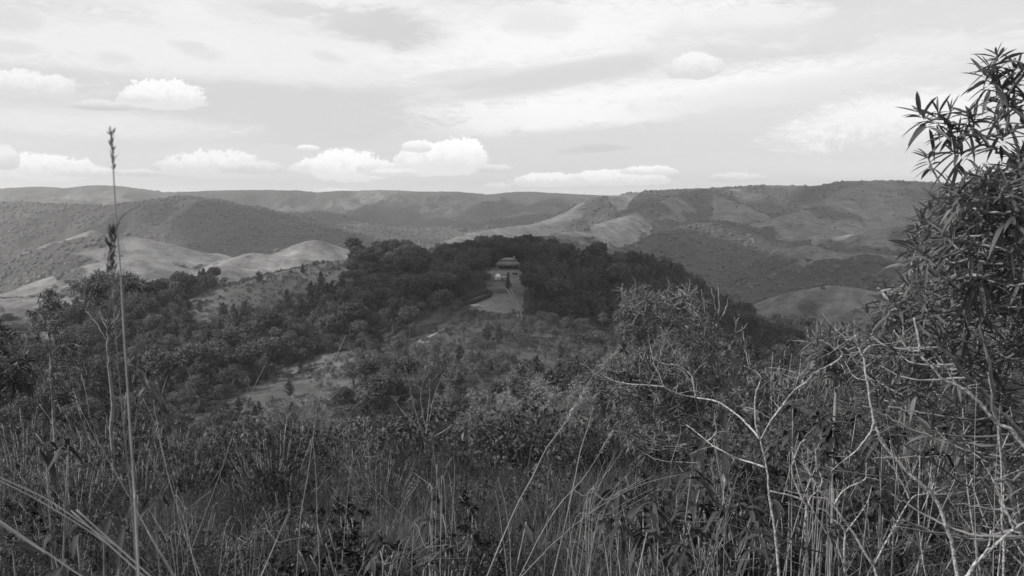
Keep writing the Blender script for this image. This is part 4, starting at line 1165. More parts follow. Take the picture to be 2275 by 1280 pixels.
# --- the big whorled shrub
def big_shrub():
    global RS
    RS = np.random.RandomState(801)
    root_p = P(2330, 1300, 2.9); gzr = gz(root_p[0], root_p[1])
    base = np.array([root_p[0], root_p[1], gzr])
    r = tag(empty("whorled_shrub", base), "tall shrub with whorls of long narrow leaves reaching above the skyline", "shrub")
    limbs = [[(2330, 1500, 2.9), (2300, 1200, 2.85), (2285, 900, 2.8), (2300, 640, 2.7), (2275, 430, 2.6), (2262, 330, 2.55), (2225, 230, 2.5), (2212, 150, 2.5)],
             [(2320, 1300, 2.9), (2255, 1130, 2.7), (2215, 950, 2.6), (2195, 790, 2.5), (2160, 640, 2.45), (2150, 520, 2.4)],
             [(2300, 1000, 2.8), (2190, 880, 2.7), (2090, 770, 2.6), (2010, 690, 2.6), (1950, 640, 2.6)],
             [(2270, 1050, 3.2), (2160, 980, 3.3), (2030, 900, 3.4), (1930, 830, 3.4), (1880, 770, 3.4)],
             [(2300, 640, 2.7), (2230, 560, 2.5), (2190, 480, 2.4), (2140, 440, 2.35)],
             [(2330, 350, 2.55), (2275, 283, 2.5), (2235, 298, 2.45), (2180, 302, 2.4), (2130, 292, 2.4), (2098, 265, 2.4)],
             [(2275, 400, 2.5), (2235, 345, 2.45), (2180, 320, 2.45), (2160, 290, 2.4)],
             [(2350, 720, 2.9), (2280, 690, 2.9), (2200, 720, 2.8), (2120, 690, 2.8)],
             [(2275, 275, 2.5), (2245, 225, 2.5), (2215, 190, 2.5), (2205, 140, 2.5)],
             [(2300, 300, 2.5), (2258, 235, 2.48), (2252, 180, 2.48), (2258, 130, 2.48)],
             [(2310, 860, 3.1), (2200, 840, 3.2), (2080, 830, 3.2), (1990, 790, 3.2)]]
    gb = Geo(); gl = Geo(); pool = []
    for i, l in enumerate(limbs):
        c = curve([P(*q) for q in l], 8, .004) - base
        tube(gb, c, [.0085 if i < 4 else .006, .0035], 6); pool.append(c)
    pool = np.concatenate(pool)
    tips = []
    sky_tips = [(2043, 250, 2.4), (2085, 250, 2.4), (2112, 246, 2.4), (2166, 262, 2.4), (2150, 250, 2.42), (2060, 345, 2.4), (2112, 335, 2.4), (2100, 300, 2.4), (2200, 148, 2.5), (2186, 165, 2.5), (2258, 150, 2.48), (2252, 175, 2.48),
                (2215, 255, 2.45), (2222, 195, 2.5), (2250, 365, 2.4), (2130, 420, 2.35), (2200, 385, 2.4), (2145, 385, 2.4), (2240, 235, 2.5), (2280, 210, 2.5), (2215, 120, 2.5), (2290, 140, 2.5), (2235, 300, 2.4), (2270, 340, 2.45)]
    for q in sky_tips: tips.append(P(*q) - base)
    poly = [(2110, 400), (2200, 380), (2330, 330), (2360, 1050), (2240, 1090), (2080, 960), (1990, 920), (1905, 860), (1870, 800), (1900, 740), (1950, 660), (2010, 640), (2025, 540), (2060, 450)]
    xs = [p_[0] for p_ in poly]; ys = [p_[1] for p_ in poly]; n = 0
    while n < 420:
        px, py = RS.uniform(min(xs), max(xs)), RS.uniform(min(ys), max(ys))
        if not inpoly(np.array([px]), np.array([py]), poly)[0]: continue
        dens = 1.0 if py < 780 else .5
        if RS.uniform() > dens: continue
        Y = RS.uniform(2.3, 3.5) if py < 700 else RS.uniform(2.8, 3.9)
        tips.append(P(px, py, Y) - base); n += 1
    tips = np.array(tips); dirs = []
    for i, t_ in enumerate(tips):
        low = pool[(pool[:, 2] < t_[2] + .02)]
        if not len(low): low = pool
        d = np.linalg.norm(low - t_, axis=1) + .6 * np.abs(np.linalg.norm(low - t_, axis=1) - .25)
        s = low[np.argmin(d)]
        v = t_ - s; L_ = np.linalg.norm(v)
        mid_ = (s + t_) / 2 + np.array([v[0] * .12, v[1] * .12, -.12 * L_])
        c = curve([s, mid_, t_], 6, .0012)
        tube(gb, c, [.0045, .0022], 5)
        dd = c[-1] - c[-3]; dirs.append(unit(unit(dd) + RS.normal(size=3) * .35 + [0, 0, .55]))
    dirs = np.array(dirs)
    k1 = np.arange(len(tips)) % 3 == 0
    rosettes(gl, tips[k1], dirs[k1], 16, .105, .0175, .3, 6)
    rosettes(gl, tips[~k1], dirs[~k1], 14, .08, .0135, .22, 5)
    # long arching bare stems low in the shrub
    for k in range(24):
        py = RS.uniform(860, 1230); x0 = RS.uniform(2250, 2420); x1 = RS.uniform(1900, 2230); Y0 = RS.uniform(2.6, 3.4)
        a, b = P(x0, py + RS.uniform(-60, 60), Y0) - base, P(x1, py + RS.uniform(-90, 50), Y0 + RS.uniform(-.4, .6)) - base
        c = curve([a, (a * .6 + b * .4) - [0, 0, .05], (a * .25 + b * .75) - [0, 0, .03], b], 6, .003)
        tube(gb, c, [.006, .0025], 5)
        if k % 3 == 0: rosettes(gl, [c[-1]], [c[-1] - c[-3]], 12, .075, .012, .3, 4)
    obj("stems", gb.mesh("stems", M_twig, True), r); obj("foliage", gl.mesh("foliage", M_bigleaf, True), r)
big_shrub()

# --- shrub with silvery rosettes in the middle distance, with its bare limbs
def mid_shrub():
    global RS
    RS = np.random.RandomState(811); D0 = 7.0
    base = P(1560, 1010, D0); base[2] = gz(base[0], base[1])
    r = tag(empty("rosette_shrub", base), "round silvery rosette-leaved shrub with two pale trunks behind the bare white branches", "shrub")
    gb, gl, gs = Geo(), Geo(), Geo()
    limbs = [[(1557, 1060, 7), (1556, 960, 7), (1548, 900, 7), (1500, 850, 7), (1440, 810, 7)], [(1612, 1090, 6.9), (1610, 960, 6.9), (1605, 880, 6.9), (1590, 790, 6.9), (1583, 740, 6.9)],
             [(1593, 781, 6.9), (1552, 761, 6.9), (1515, 740, 6.9), (1500, 728, 6.9), (1465, 728, 6.9)], [(1505, 728, 6.9), (1480, 710, 6.9), (1445, 703, 6.9), (1420, 700, 6.9), (1395, 690, 6.9), (1378, 675, 6.9)],
             [(1583, 740, 6.9), (1560, 715, 6.9), (1540, 695, 6.9), (1515, 660, 6.9), (1508, 640, 6.9)], [(1445, 703, 6.9), (1444, 670, 6.9), (1452, 650, 6.9)], [(1500, 850, 7), (1420, 840, 7), (1360, 822, 7), (1330, 810, 7)],
             [(1610, 900, 6.9), (1570, 860, 6.9), (1540, 820, 6.9), (1520, 790, 6.9)]]
    pool = []
    for i, l in enumerate(limbs):
        c = curve([P(*q) for q in l], 7, .006) - base
        tube(gb, c, [.034 if i < 2 else .018, .010 if i < 2 else .005], 6); pool.append(c)
    # bare spindly limbs standing out of the crown
    for l in [[(1595, 781, 6.85), (1587, 744, 6.85), (1583, 714, 6.85), (1566, 682, 6.85), (1558, 642, 6.85)], [(1587, 740, 6.85), (1597, 700, 6.85), (1597, 655, 6.85), (1594, 628, 6.85)], [(1596, 715, 6.85), (1612, 690, 6.85), (1617, 660, 6.85)],
              [(1583, 714, 6.85), (1590, 690, 6.85), (1580, 640, 6.85)], [(1615, 782, 6.85), (1631, 755, 6.85), (1635, 720, 6.85), (1632, 705, 6.85)], [(1635, 740, 6.85), (1650, 732, 6.85), (1661, 718, 6.85)], [(1635, 722, 6.85), (1643, 698, 6.85)],
              [(1600, 775, 6.85), (1604, 750, 6.85), (1603, 730, 6.85)], [(1612, 890, 6.85), (1630, 850, 6.85), (1648, 810, 6.85), (1652, 790, 6.85), (1660, 768, 6.85)]]:
        tube(gb, curve([P(*q) for q in l], 5, .004) - base, [.012, .003], 4)
    pool = np.concatenate(pool); tips = []
    polys = [([(1365, 640), (1420, 630), (1460, 650), (1470, 700), (1430, 700), (1385, 690), (1362, 665)], 36), ([(1455, 640), (1520, 625), (1560, 650), (1580, 700), (1540, 740), (1480, 720)], 36), ([(1480, 720), (1590, 700), (1600, 780), (1560, 830), (1480, 800), (1450, 760)], 42),
             ([(1400, 780), (1480, 760), (1560, 800), (1560, 900), (1480, 930), (1370, 900), (1300, 840), (1330, 790)], 150), ([(1570, 780), (1640, 790), (1650, 850), (1620, 900), (1560, 880)], 44), ([(1330, 880), (1540, 900), (1560, 980), (1380, 1000)], 70)]
    for poly, n in polys:
        xs = [p_[0] for p_ in poly]; ys = [p_[1] for p_ in poly]; k = 0
        while k < n:
            px, py = RS.uniform(min(xs), max(xs)), RS.uniform(min(ys), max(ys))
            if inpoly(np.array([px]), np.array([py]), poly)[0]: tips.append(P(px, py, RS.uniform(6.5, 7.5)) - base); k += 1
    tips = np.array(tips); dirs = []
    for t_ in tips:
        low = pool[pool[:, 2] < t_[2] + .05]; low = low if len(low) else pool
        s = low[np.argmin(np.abs(np.linalg.norm(low - t_, axis=1) - .25))]
        v = t_ - s; c = curve([s, (s + t_) / 2 + [0, 0, -.1 * np.linalg.norm(v)] + v * [.1, .1, 0], t_], 5, .004); tube(gb, c, [.006, .0035], 4)
        dirs.append(unit(unit(c[-1] - c[-3]) + [0, 0, .6] + RS.normal(size=3) * .25))
    n = len(tips); up_ = np.arange(n) < 114
    dirs = np.array(dirs)
    rosettes(gl, tips[up_], dirs[up_], 15, .115, .013, .3, 4)
    rosettes(gl, tips[~up_], dirs[~up_], 20, .075, .016, .15, 3)
    obj("branches", gb.mesh("branches", M_twig, True), r); obj("foliage", gl.mesh("foliage", M_rose, True), r)
mid_shrub()

# --- umbrella-crowned little tree and its neighbours on the west side
def small_tree(name, label, base_px, trunk, limbs, polys, leafL, leafW, mat, Y, n_per, seed, droop=.5, tr=.028, bark=None, cat="tree"):
    global RS
    RS = np.random.RandomState(seed)
    base = P(*base_px, Y); base[2] = gz(base[0], Y)
    r = tag(empty(name, base), label, cat); gb, gl = Geo(), Geo()
    c0 = curve([base * [1, 1, 1]] + [P(*q, Y) for q in trunk], 6, .008) - base; tube(gb, c0, [tr, tr * .45], 7); pool = [c0[len(c0) // 3:]]
    for l in limbs:
        yy = RS.uniform(-.6, .6)
        pts = [P(q[0], q[1], Y + yy * i / len(l)) for i, q in enumerate(l)]
        c = curve(pts, 6, .006) - base; tube(gb, c, [tr * .4, tr * .12], 5); pool.append(c)
    pool = np.concatenate(pool); tips = []
    for poly, n in polys:
        xs = [p_[0] for p_ in poly]; ys = [p_[1] for p_ in poly]; k = 0
        while k < n:
            px, py = RS.uniform(min(xs), max(xs)), RS.uniform(min(ys), max(ys))
            if inpoly(np.array([px]), np.array([py]), poly)[0]: tips.append(P(px, py, Y + RS.uniform(-.6, .6)) - base); k += 1
    dirs = []
    for t_ in tips:
        low = pool[pool[:, 2] < t_[2] + .03]; low = low if len(low) else pool
        s = low[np.argmin(np.linalg.norm(low - t_, axis=1))]
        c = curve([s, (s + t_) / 2 + RS.normal(size=3) * .02, t_], 3); tube(gb, c, [tr * .12, .003], 4)
        dirs.append(unit(c[-1] - c[-3] + [0, 0, .05]))
    rosettes(gl, np.array(tips), np.array(dirs), n_per, leafL, leafW, droop, 4, (30, 110))
    obj("trunk", gb.mesh("trunk", bark or M_twig, True), r); obj("crown", gl.mesh("crown", mat, True), r)
small_tree("umbrella_tree", "slender small tree with a flat umbrella crown of drooping leaves against the lit hills", (246, 960), [(247, 860), (240, 780), (238, 720)],
    [[(239, 740), (238, 680), (242, 640)], [(238, 720), (220, 690), (195, 665), (172, 650)], [(240, 760), (220, 725), (200, 700), (190, 690)], [(240, 735), (215, 680), (205, 650), (218, 620)], [(240, 750), (262, 700), (285, 665), (330, 640)], [(241, 730), (275, 690), (300, 660), (318, 630)], [(240, 720), (258, 670), (270, 640), (285, 620)], [(242, 770), (270, 740), (290, 710)]],
    [([(150, 640), (165, 622), (200, 616), (222, 598), (245, 606), (242, 640), (205, 652), (175, 640)], 95), ([(262, 612), (290, 605), (330, 625), (352, 645), (338, 650), (300, 634), (268, 640)], 80), ([(170, 650), (230, 660), (225, 700), (190, 680)], 16)], .10, .018, M_heath, 11.0, 10, 901, .35)
small_tree("open_crowned_tree", "loose dark tree with pale bare forks west of the umbrella tree", (118, 960), [(116, 860), (113, 800), (110, 740), (108, 700)],
    [[(113, 790), (95, 760), (80, 738)], [(110, 745), (100, 725), (84, 718)], [(114, 785), (135, 770), (155, 762)], [(109, 700), (105, 670), (100, 655)], [(110, 720), (125, 700), (140, 690)], [(109, 735), (90, 700), (75, 690)], [(115, 815), (150, 800), (180, 788)], [(116, 830), (80, 815), (50, 800)]],
    [([(78, 665), (100, 645), (135, 652), (135, 690), (100, 690)], 50), ([(60, 690), (120, 690), (150, 720), (140, 745), (70, 735)], 55), ([(30, 730), (90, 740), (90, 780), (40, 775)], 30), ([(120, 740), (170, 750), (215, 790), (180, 800), (130, 790)], 70), ([(20, 790), (200, 800), (190, 900), (20, 900)], 110)], .08, .022, M_heath, 12.5, 8, 902, .2)
small_tree("broadleaf_shrub", "broad-leaved dark shrub at the west edge below the open-crowned tree", (-20, 960), [(-18, 860), (-12, 780)], [[(-15, 820), (5, 770), (10, 740)], [(-15, 850), (20, 820), (45, 800)], [(-18, 800), (-20, 740), (-5, 710)]],
    [([(-60, 700), (15, 730), (25, 790), (60, 800), (80, 850), (-60, 900)], 90)], .14, .035, M_dark, 8.0, 10, 903, .5, cat="shrub")
small_tree("dry_shrub", "dark many-stemmed half-dry shrub in the middle of the brow above the grass", (945, 1010), [(948, 960), (950, 930)],
    [[(945, 985), (920, 900), (905, 830), (885, 800)], [(948, 960), (935, 880), (945, 820)], [(950, 950), (965, 880), (985, 830), (1010, 810)], [(950, 960), (980, 900), (1000, 850)], [(946, 970), (900, 920), (870, 880)], [(950, 940), (955, 850), (950, 790)], [(950, 980), (1010, 940), (1030, 900)]],
    [([(870, 800), (930, 780), (1000, 790), (1035, 830), (1000, 850), (880, 840)], 70), ([(850, 850), (1040, 850), (1040, 930), (870, 930)], 20)], .075, .03, M_scrub, 15.0, 6, 904, .2, .03, M_twig, "shrub")
small_tree("whorled_bush", "low whorled-leaf bush between the bare white branches and the tall shrub", (1860, 930), [(1858, 880), (1855, 840)],
    [[(1857, 860), (1835, 810), (1815, 780)], [(1856, 850), (1850, 790), (1845, 760)], [(1857, 870), (1885, 820), (1905, 790)]],
    [([(1790, 750), (1830, 730), (1900, 725), (1930, 780), (1900, 850), (1810, 840)], 60)], .13, .017, M_bigleaf, 4.4, 15, 905, .3, .014, M_twig, "shrub")
small_tree("dense_heath_bush", "dense small-leaved bush behind the slanting lichen branch", (1860, 1000), [(1860, 930)], [[(1860, 950), (1800, 900), (1760, 890)], [(1860, 950), (1900, 880), (1930, 850)], [(1860, 940), (1850, 870)]],
    [([(1720, 900), (1780, 870), (1850, 845), (1960, 850), (2010, 900), (2000, 990), (1740, 990)], 260)], .085, .022, M_heath, 10.0, 12, 906, .15, .02, M_twig, "shrub")

# --- bare lichen-covered branches
def kink(c, amp=.0022, step=5):
    n = len(c); k = max(2, n // step + 1); j = RS.normal(size=(k, 3)) * amp; j[0] = 0
    t = np.linspace(0, k - 1, n)
    return c + np.stack([np.interp(t, np.arange(k), j[:, q]) for q in range(3)], -1) + RS.normal(size=c.shape) * .0004
def bare_branch(name, label, segs, D0, seed, r0=.013, twigs=10, group="bare lichen-covered saplings"):
    r0 *= .86; twigs = twigs * 2
    """segs: list of polylines (px, py, depth offset); the first one runs down to the ground"""
    global RS
    RS = np.random.RandomState(seed)
    first = [P(q[0], q[1], D0 + (q[2] if len(q) > 2 else 0)) for q in segs[0]]
    dv = unit(first[0] - first[1]); dv = unit(dv + [0, 0, -.5]); ext = first[0] + unit(first[0] - first[1]) * .14; first = [ext] + first; foot = ext + dv * max(0, ext[2] - gz(ext[0], ext[1])) / max(.4, -dv[2]); foot[2] = gz(foot[0], foot[1]) - .05
    if foot[2] > first[0][2]: foot = first[0]
    r = tag(empty(name, foot), label, "bare branch", group)
    g = Geo(); main = kink(curve([foot] + first if foot[2] < first[0][2] - .02 else first, 9)) - foot
    tube(g, main, [r0, r0 * .42], 8); o = obj("stem", g.mesh("stem", M_lichen, True), r)
    for l in segs[1:]:
        g = Geo(); c = kink(curve([P(q[0], q[1], D0 + (q[2] if len(q) > 2 else 0)) for q in l], 8)) - foot
        tube(g, c, [r0 * .55, r0 * .22], 7)
        for k in range(twigs // 3):
            s = c[RS.randint(3, len(c))]; v = unit(RS.normal(size=3) * [1, .6, .6] + [0, 0, .5]) * RS.uniform(.03, .12)
            tube(g, curve([s, s + v * .5 + RS.normal(size=3) * .004, s + v], 3, .001), [r0 * .16, r0 * .07], 4)
        obj("branch", g.mesh("branch", M_lichen, True), r)
bare_branch("bare_sapling", "pale lichen-spotted sapling forking into a wide Y over the dark valley", [
    [(1728, 1280), (1722, 1171), (1712, 1112), (1704, 1053), (1691, 979)],
    [(1691, 979), (1665, 948, .1), (1640, 925, .2), (1593, 893, .3), (1546, 883, .4), (1510, 876, .4), (1478, 860, .4), (1465, 838, .4), (1450, 800, .4), (1445, 775, .4)],
    [(1478, 860, .4), (1420, 855, .4), (1370, 848, .4), (1345, 842, .4), (1320, 830, .4)], [(1546, 883, .4), (1540, 850, .4), (1530, 830, .4), (1505, 812, .4), (1480, 808, .4), (1460, 800, .4), (1448, 790, .4)],
    [(1687, 977), (1679, 936), (1677, 885), (1687, 850), (1683, 831), (1650, 815)], [(1691, 977), (1714, 932, -.1), (1749, 889, -.1), (1784, 850, -.2), (1820, 823, -.2), (1865, 801, -.2)], [(1784, 850, -.2), (1782, 838, -.2), (1778, 828, -.2)],
    [(1845, 812, -.2), (1868, 790, -.2), (1862, 772, -.2)], [(1698, 1038), (1652, 1022, .1), (1605, 1002, .1), (1570, 979, .2), (1523, 944, .3)], [(1570, 982, .2), (1590, 965, .2), (1592, 950, .2)]], 2.7, 21, .0075, 9)
bare_branch("bare_sapling", "tall pale sapling curving up along the edge of the whorled shrub", [
    [(2128, 1280), (2116, 1229), (2101, 1167), (2073, 1104), (2023, 1057), (1991, 1018), (1960, 979), (1943, 940), (1933, 897), (1925, 846), (1913, 792), (1900, 745)],
    [(1941, 940), (1935, 964, -.1), (1890, 1010, -.1), (1847, 1049, -.2)], [(1912, 790), (1925, 775), (1935, 768)], [(2073, 1104), (2071, 1090), (2075, 1075)], [(1908, 770), (1890, 755), (1880, 758)]], 2.5, 22, .0078, 6)
bare_branch("bare_sapling", "low pale sapling spreading in a V among the heath", [
    [(1946, 1280), (1941, 1257), (1898, 1190), (1855, 1128), (1820, 1092), (1804, 1057), (1788, 1034)],
    [(1943, 1253), (1976, 1194), (2023, 1112), (2050, 1098), (2070, 1100)], [(1853, 1124), (1866, 1100), (1886, 1081), (1921, 1063), (1927, 1030)], [(1820, 1092), (1826, 1070), (1815, 1035), (1812, 1000)], [(2021, 1110), (2000, 1070), (1985, 1040), (1975, 980)],
    [(1804, 1060), (1785, 1030), (1780, 1005)], [(1855, 1128), (1835, 1110), (1790, 1102), (1740, 1090)]], 2.9, 23, .0078, 9)
bare_branch("bare_sapling", "thick pale branch rising steeply out of the bottom corner", [[(2140, 1290), (2175, 1245), (2218, 1206), (2253, 1176), (2300, 1155)], [(2253, 1176), (2240, 1140), (2225, 1110), (2205, 1060)], [(2175, 1245), (2195, 1215), (2200, 1180)]], 2.1, 24, .008, 6)
bare_branch("bare_sapling", "pale branch slanting down across the whorled shrub", [[(2320, 1040), (2257, 968), (2218, 940), (2179, 901), (2140, 866), (2101, 843), (2062, 807), (2042, 780), (2036, 740), (2030, 705)], [(2140, 866), (2120, 850), (2090, 800)], [(2042, 780), (2015, 775), (2000, 750), (1985, 735)]], 2.2, 25, .0075, 6)
bare_branch("bare_sapling", "thin upright sapling at the foot of the forked one", [[(1792, 1264), (1790, 1170), (1788, 1120), (1749, 1100), (1710, 1092)], [(1790, 1150), (1800, 1110), (1815, 1090), (1830, 1070)], [(1788, 1120), (1770, 1080), (1760, 1040), (1775, 990), (1790, 975)]], 3.2, 26, .009, 6)
bare_branch("bare_sapling", "short pale sapling leaning beside the low V-shaped one", [[(1878, 1290), (1876, 1215), (1876, 1180), (1850, 1150), (1820, 1130)], [(1876, 1185), (1905, 1150), (1930, 1110), (1935, 1080)]], 3.1, 27, .008, 6)
for i, (x0, y0, x1, y1, D_) in enumerate([(2225, 1180, 2195, 830, 2.6), (2180, 1280, 2140, 900, 2.9), (2215, 1290, 2222, 840, 3.0), (1840, 1190, 1760, 1000, 3.3), (1560, 1280, 1610, 1060, 3.6), (2060, 1290, 2045, 1010, 3.2)]):
    xm = (x0 + x1) / 2 + 12 * (-1) ** i
    bare_branch("bare_twig", ["thin twig standing before the whorled shrub stems", "thin grey twig left of the steep thick branch", "straight thin twig near the frame edge", "thin leaning twig behind the low V-shaped sapling", "thin grey twig among hanging dark leaves", "thin twig just beside the tall curving sapling"][i].replace('left of', 'west of'),
                [[(x0, y0), (xm, (y0 + y1) / 2), (x1, y1)], [(xm, (y0 + y1) / 2), (xm + 25, (y0 + y1) / 2 - 60), (xm + 22, (y0 + y1) / 2 - 100)], [(sub(x0, xm, .5), sub(y0, (y0 + y1) / 2, .5)), (xm - 40, (y0 + y1) / 2 + 20)]], D_, 40 + i, .005, 6, None)

# --- tangle of thin twigs under the saplings
g = Geo(); RS = np.random.RandomState(915)
for k in range(120):
    px, py, Y = RS.uniform(1480, 2300), RS.uniform(930, 1290), RS.uniform(2.6, 5.5)
    if RS.uniform() > np.clip((px - 1400) / 500, .2, 1): continue
    a = P(px, py, Y); u = unit(RS.normal(size=3) * [1.2, .6, .5] + [0, 0, .35]); L_ = RS.uniform(.15, .6)
    tube(g, curve([a, a + u * L_ * .5 + RS.normal(size=3) * .05, a + u * L_ + RS.normal(size=3) * .07], 4, .004), [RS.uniform(.0018, .004), .0012], 4)
tag(obj("twig_tangle", g.mesh("twig_tangle", M_bark, True)), kind='stuff')

# --- hanging broad dark leaves
def drooper(px, py, Y, n, L, W, seed, label, spread=.16, group="plants with hanging dark leaves"):
    global RS
    RS = np.random.RandomState(seed)
    top = P(px, py, Y); z = gz(top[0], Y); base = np.array([top[0], Y + .05, min(z, top[2] - .1)])
    r = tag(empty("drooping_plant", base), label, "plant", group); gb, gl = Geo(), Geo()
    for k in range(max(3, n // 5)):
        e = top + RS.normal(size=3) * [spread, spread, spread * .45]
        c = curve([base, (base + e) / 2 + RS.normal(size=3) * .03, e], 5) - base; tube(gb, c, [.005, .0025], 5)
        m = 6; D = RS.normal(size=(m, 3)) * [1, 1, .35] + [0, 0, .1]
        leaves(gl, np.repeat((e - base)[None], m, 0) + RS.normal(size=(m, 3)) * .01, D, RS.uniform(.5, .85, m) * L, RS.uniform(.6, .9, m) * W, RS.uniform(.5, 1.1, m), 7, .2)
    obj("stem", gb.mesh("stem", M_twig, True), r); obj("foliage", gl.mesh("foliage", M_dark, True), r)
DR = [(1420, 1140, 3.2, 60, .13, .032, "dark plant with hanging leaves, largest clump among the fanned grass stems"), (1480, 1150, 3.0, 60, .14, .034, "dark hanging-leaf plant just east of the largest clump"), (1560, 1150, 3.1, 46, .13, .03, "dark hanging-leaf plant west of the forked sapling's foot"),
      (1650, 1170, 3.0, 46, .13, .03, "dark hanging-leaf plant touching the forked sapling's foot"), (820, 1225, 2.5, 26, .085, .026, "curled dark plant at the bottom beside the bent grass tuft"), (985, 1200, 2.5, 30, .09, .026, "dark arching-leaf plant with the bent grass tuft across it"), (905, 1245, 2.5, 22, .08, .026, "small dark curled plant between two larger ones at the bottom"),
      (1790, 965, 4.0, 36, .12, .045, "plant with hanging oval leaves behind the forked sapling"), (1850, 975, 4.0, 30, .11, .045, "hanging oval-leaf plant behind the low V-shaped sapling"), (1740, 960, 4.2, 30, .11, .045, "hanging oval-leaf plant between the arms of the Y"), (1900, 1040, 3.6, 26, .11, .045, "oval-leaf plant below the tall curving sapling"),
      (1980, 1100, 3.3, 24, .10, .04, "oval-leaf plant between the V-shaped and the tall sapling"), (2020, 960, 3.4, 26, .11, .042, "oval-leaf plant hanging at the tall sapling's bend"), (60, 1190, 2.1, 22, .12, .03, "large-leaved dark plant in the bottom corner under the crossing straws"), (30, 1100, 2.4, 20, .12, .028, "large-leaved plant above the bottom corner one"),
      (150, 1230, 2.3, 34, .13, .03, "dark narrow-leaved plant under the long crossing straws"), (230, 1190, 2.6, 30, .11, .026, "narrow-leaved plant beside the tall blurred straw"), (1350, 1235, 2.4, 20, .10, .03, "small dark plant at the foot of the fanned grass stems")]
for i, q in enumerate(DR): drooper(*q[:6], 950 + i, q[6])

# --- single grass stalks and straws
def stalk(label, pts, Y, r=.0016, seed=1, head=None, mat=None, name="grass_stalk", side=None, group="long dry grass stalks", to_ground=True, Ye=None):
    """head: (start fraction, spikelet length, count, spread) for a seed head along the stem end"""
    global RS
    RS = np.random.RandomState(seed)
    n = len(pts); Ye = Y if Ye is None else Ye
    p = [P(q[0], q[1], sub(Ye, Y, i / (n - 1))) for i, q in enumerate(pts)]      # pts run from the tip down
    p = p[::-1]; foot = p[0].copy()
    if to_ground:
        d = unit(p[0] - p[1]); zg = gz(p[0][0], p[0][1])
        if p[0][2] > zg + .02 and pts[-1][1] >= 1270:
            k = (p[0][2] - zg) / max(.5, -d[2]); foot = p[0] + d * k; foot[2] = gz(foot[0], foot[1]); p = [foot] + p
    foot = p[0]
    c = curve(p, 7) - foot
    rt = tag(empty(name, foot), label, "grass stalk", group)
    g = Geo(); tube(g, c, [r, r * .45], 6); obj("stem", g.mesh("stem", mat or M_straw, True), rt)
    if head:
        f0, L, cnt_, sp2 = head
        g = Geo(); m0 = int(len(c) * f0); idx = RS.randint(m0, len(c), cnt_)
        Pc = c[idx] + RS.normal(size=(cnt_, 3)) * sp2
        tdir = unit(c[np.minimum(idx + 1, len(c) - 1)] - c[np.maximum(idx - 1, 0)])
        leaves(g, Pc, tdir + RS.normal(size=(cnt_, 3)) * .28, RS.uniform(.6, 1.2, cnt_) * L, L * .22, .1, 3, .3)
        obj("seed_head", g.mesh("seed_head", M_seed if (mat is None or mat is M_straw2) else mat), rt)
    if side:
        for q in side:
            g = Geo(); cc_ = curve([P(a, b, Y) for a, b in q], 6) - foot
            tube(g, cc_, [r * .6, r * .3], 5); obj("leaf", g.mesh("leaf", M_seed, True), rt)
stalk("very tall grass stalk standing against the sky with a small seed head on top", [(247, 293), (250, 345), (254, 420), (258, 490), (266, 580), (271, 660), (276, 750), (283, 850), (291, 980), (300, 1110), (309, 1290)], 1.15, .0018, 1, (.86, .012, 60, .0009), M_straw, side=[[(261, 500), (270, 482), (290, 467), (312, 456)]])
stalk("blurred dark nodding seed spike close beside the tall stalk, knee high on it", [(250, 515), (248, 560), (250, 620), (254, 700), (262, 800), (275, 950), (292, 1110), (305, 1290)], 1.12, .0010, 2, (.64, .016, 120, .003), M_straw2, name="seed_spike")
stalk("dark blurred nodding spike bent over to the east of the tall stalk", [(378, 955), (355, 890), (325, 845), (295, 812), (284, 822), (287, 880), (292, 1000), (300, 1150), (306, 1290)], 1.15, .0012, 3, (.6, .02, 110, .0038), M_straw2, name="seed_spike")
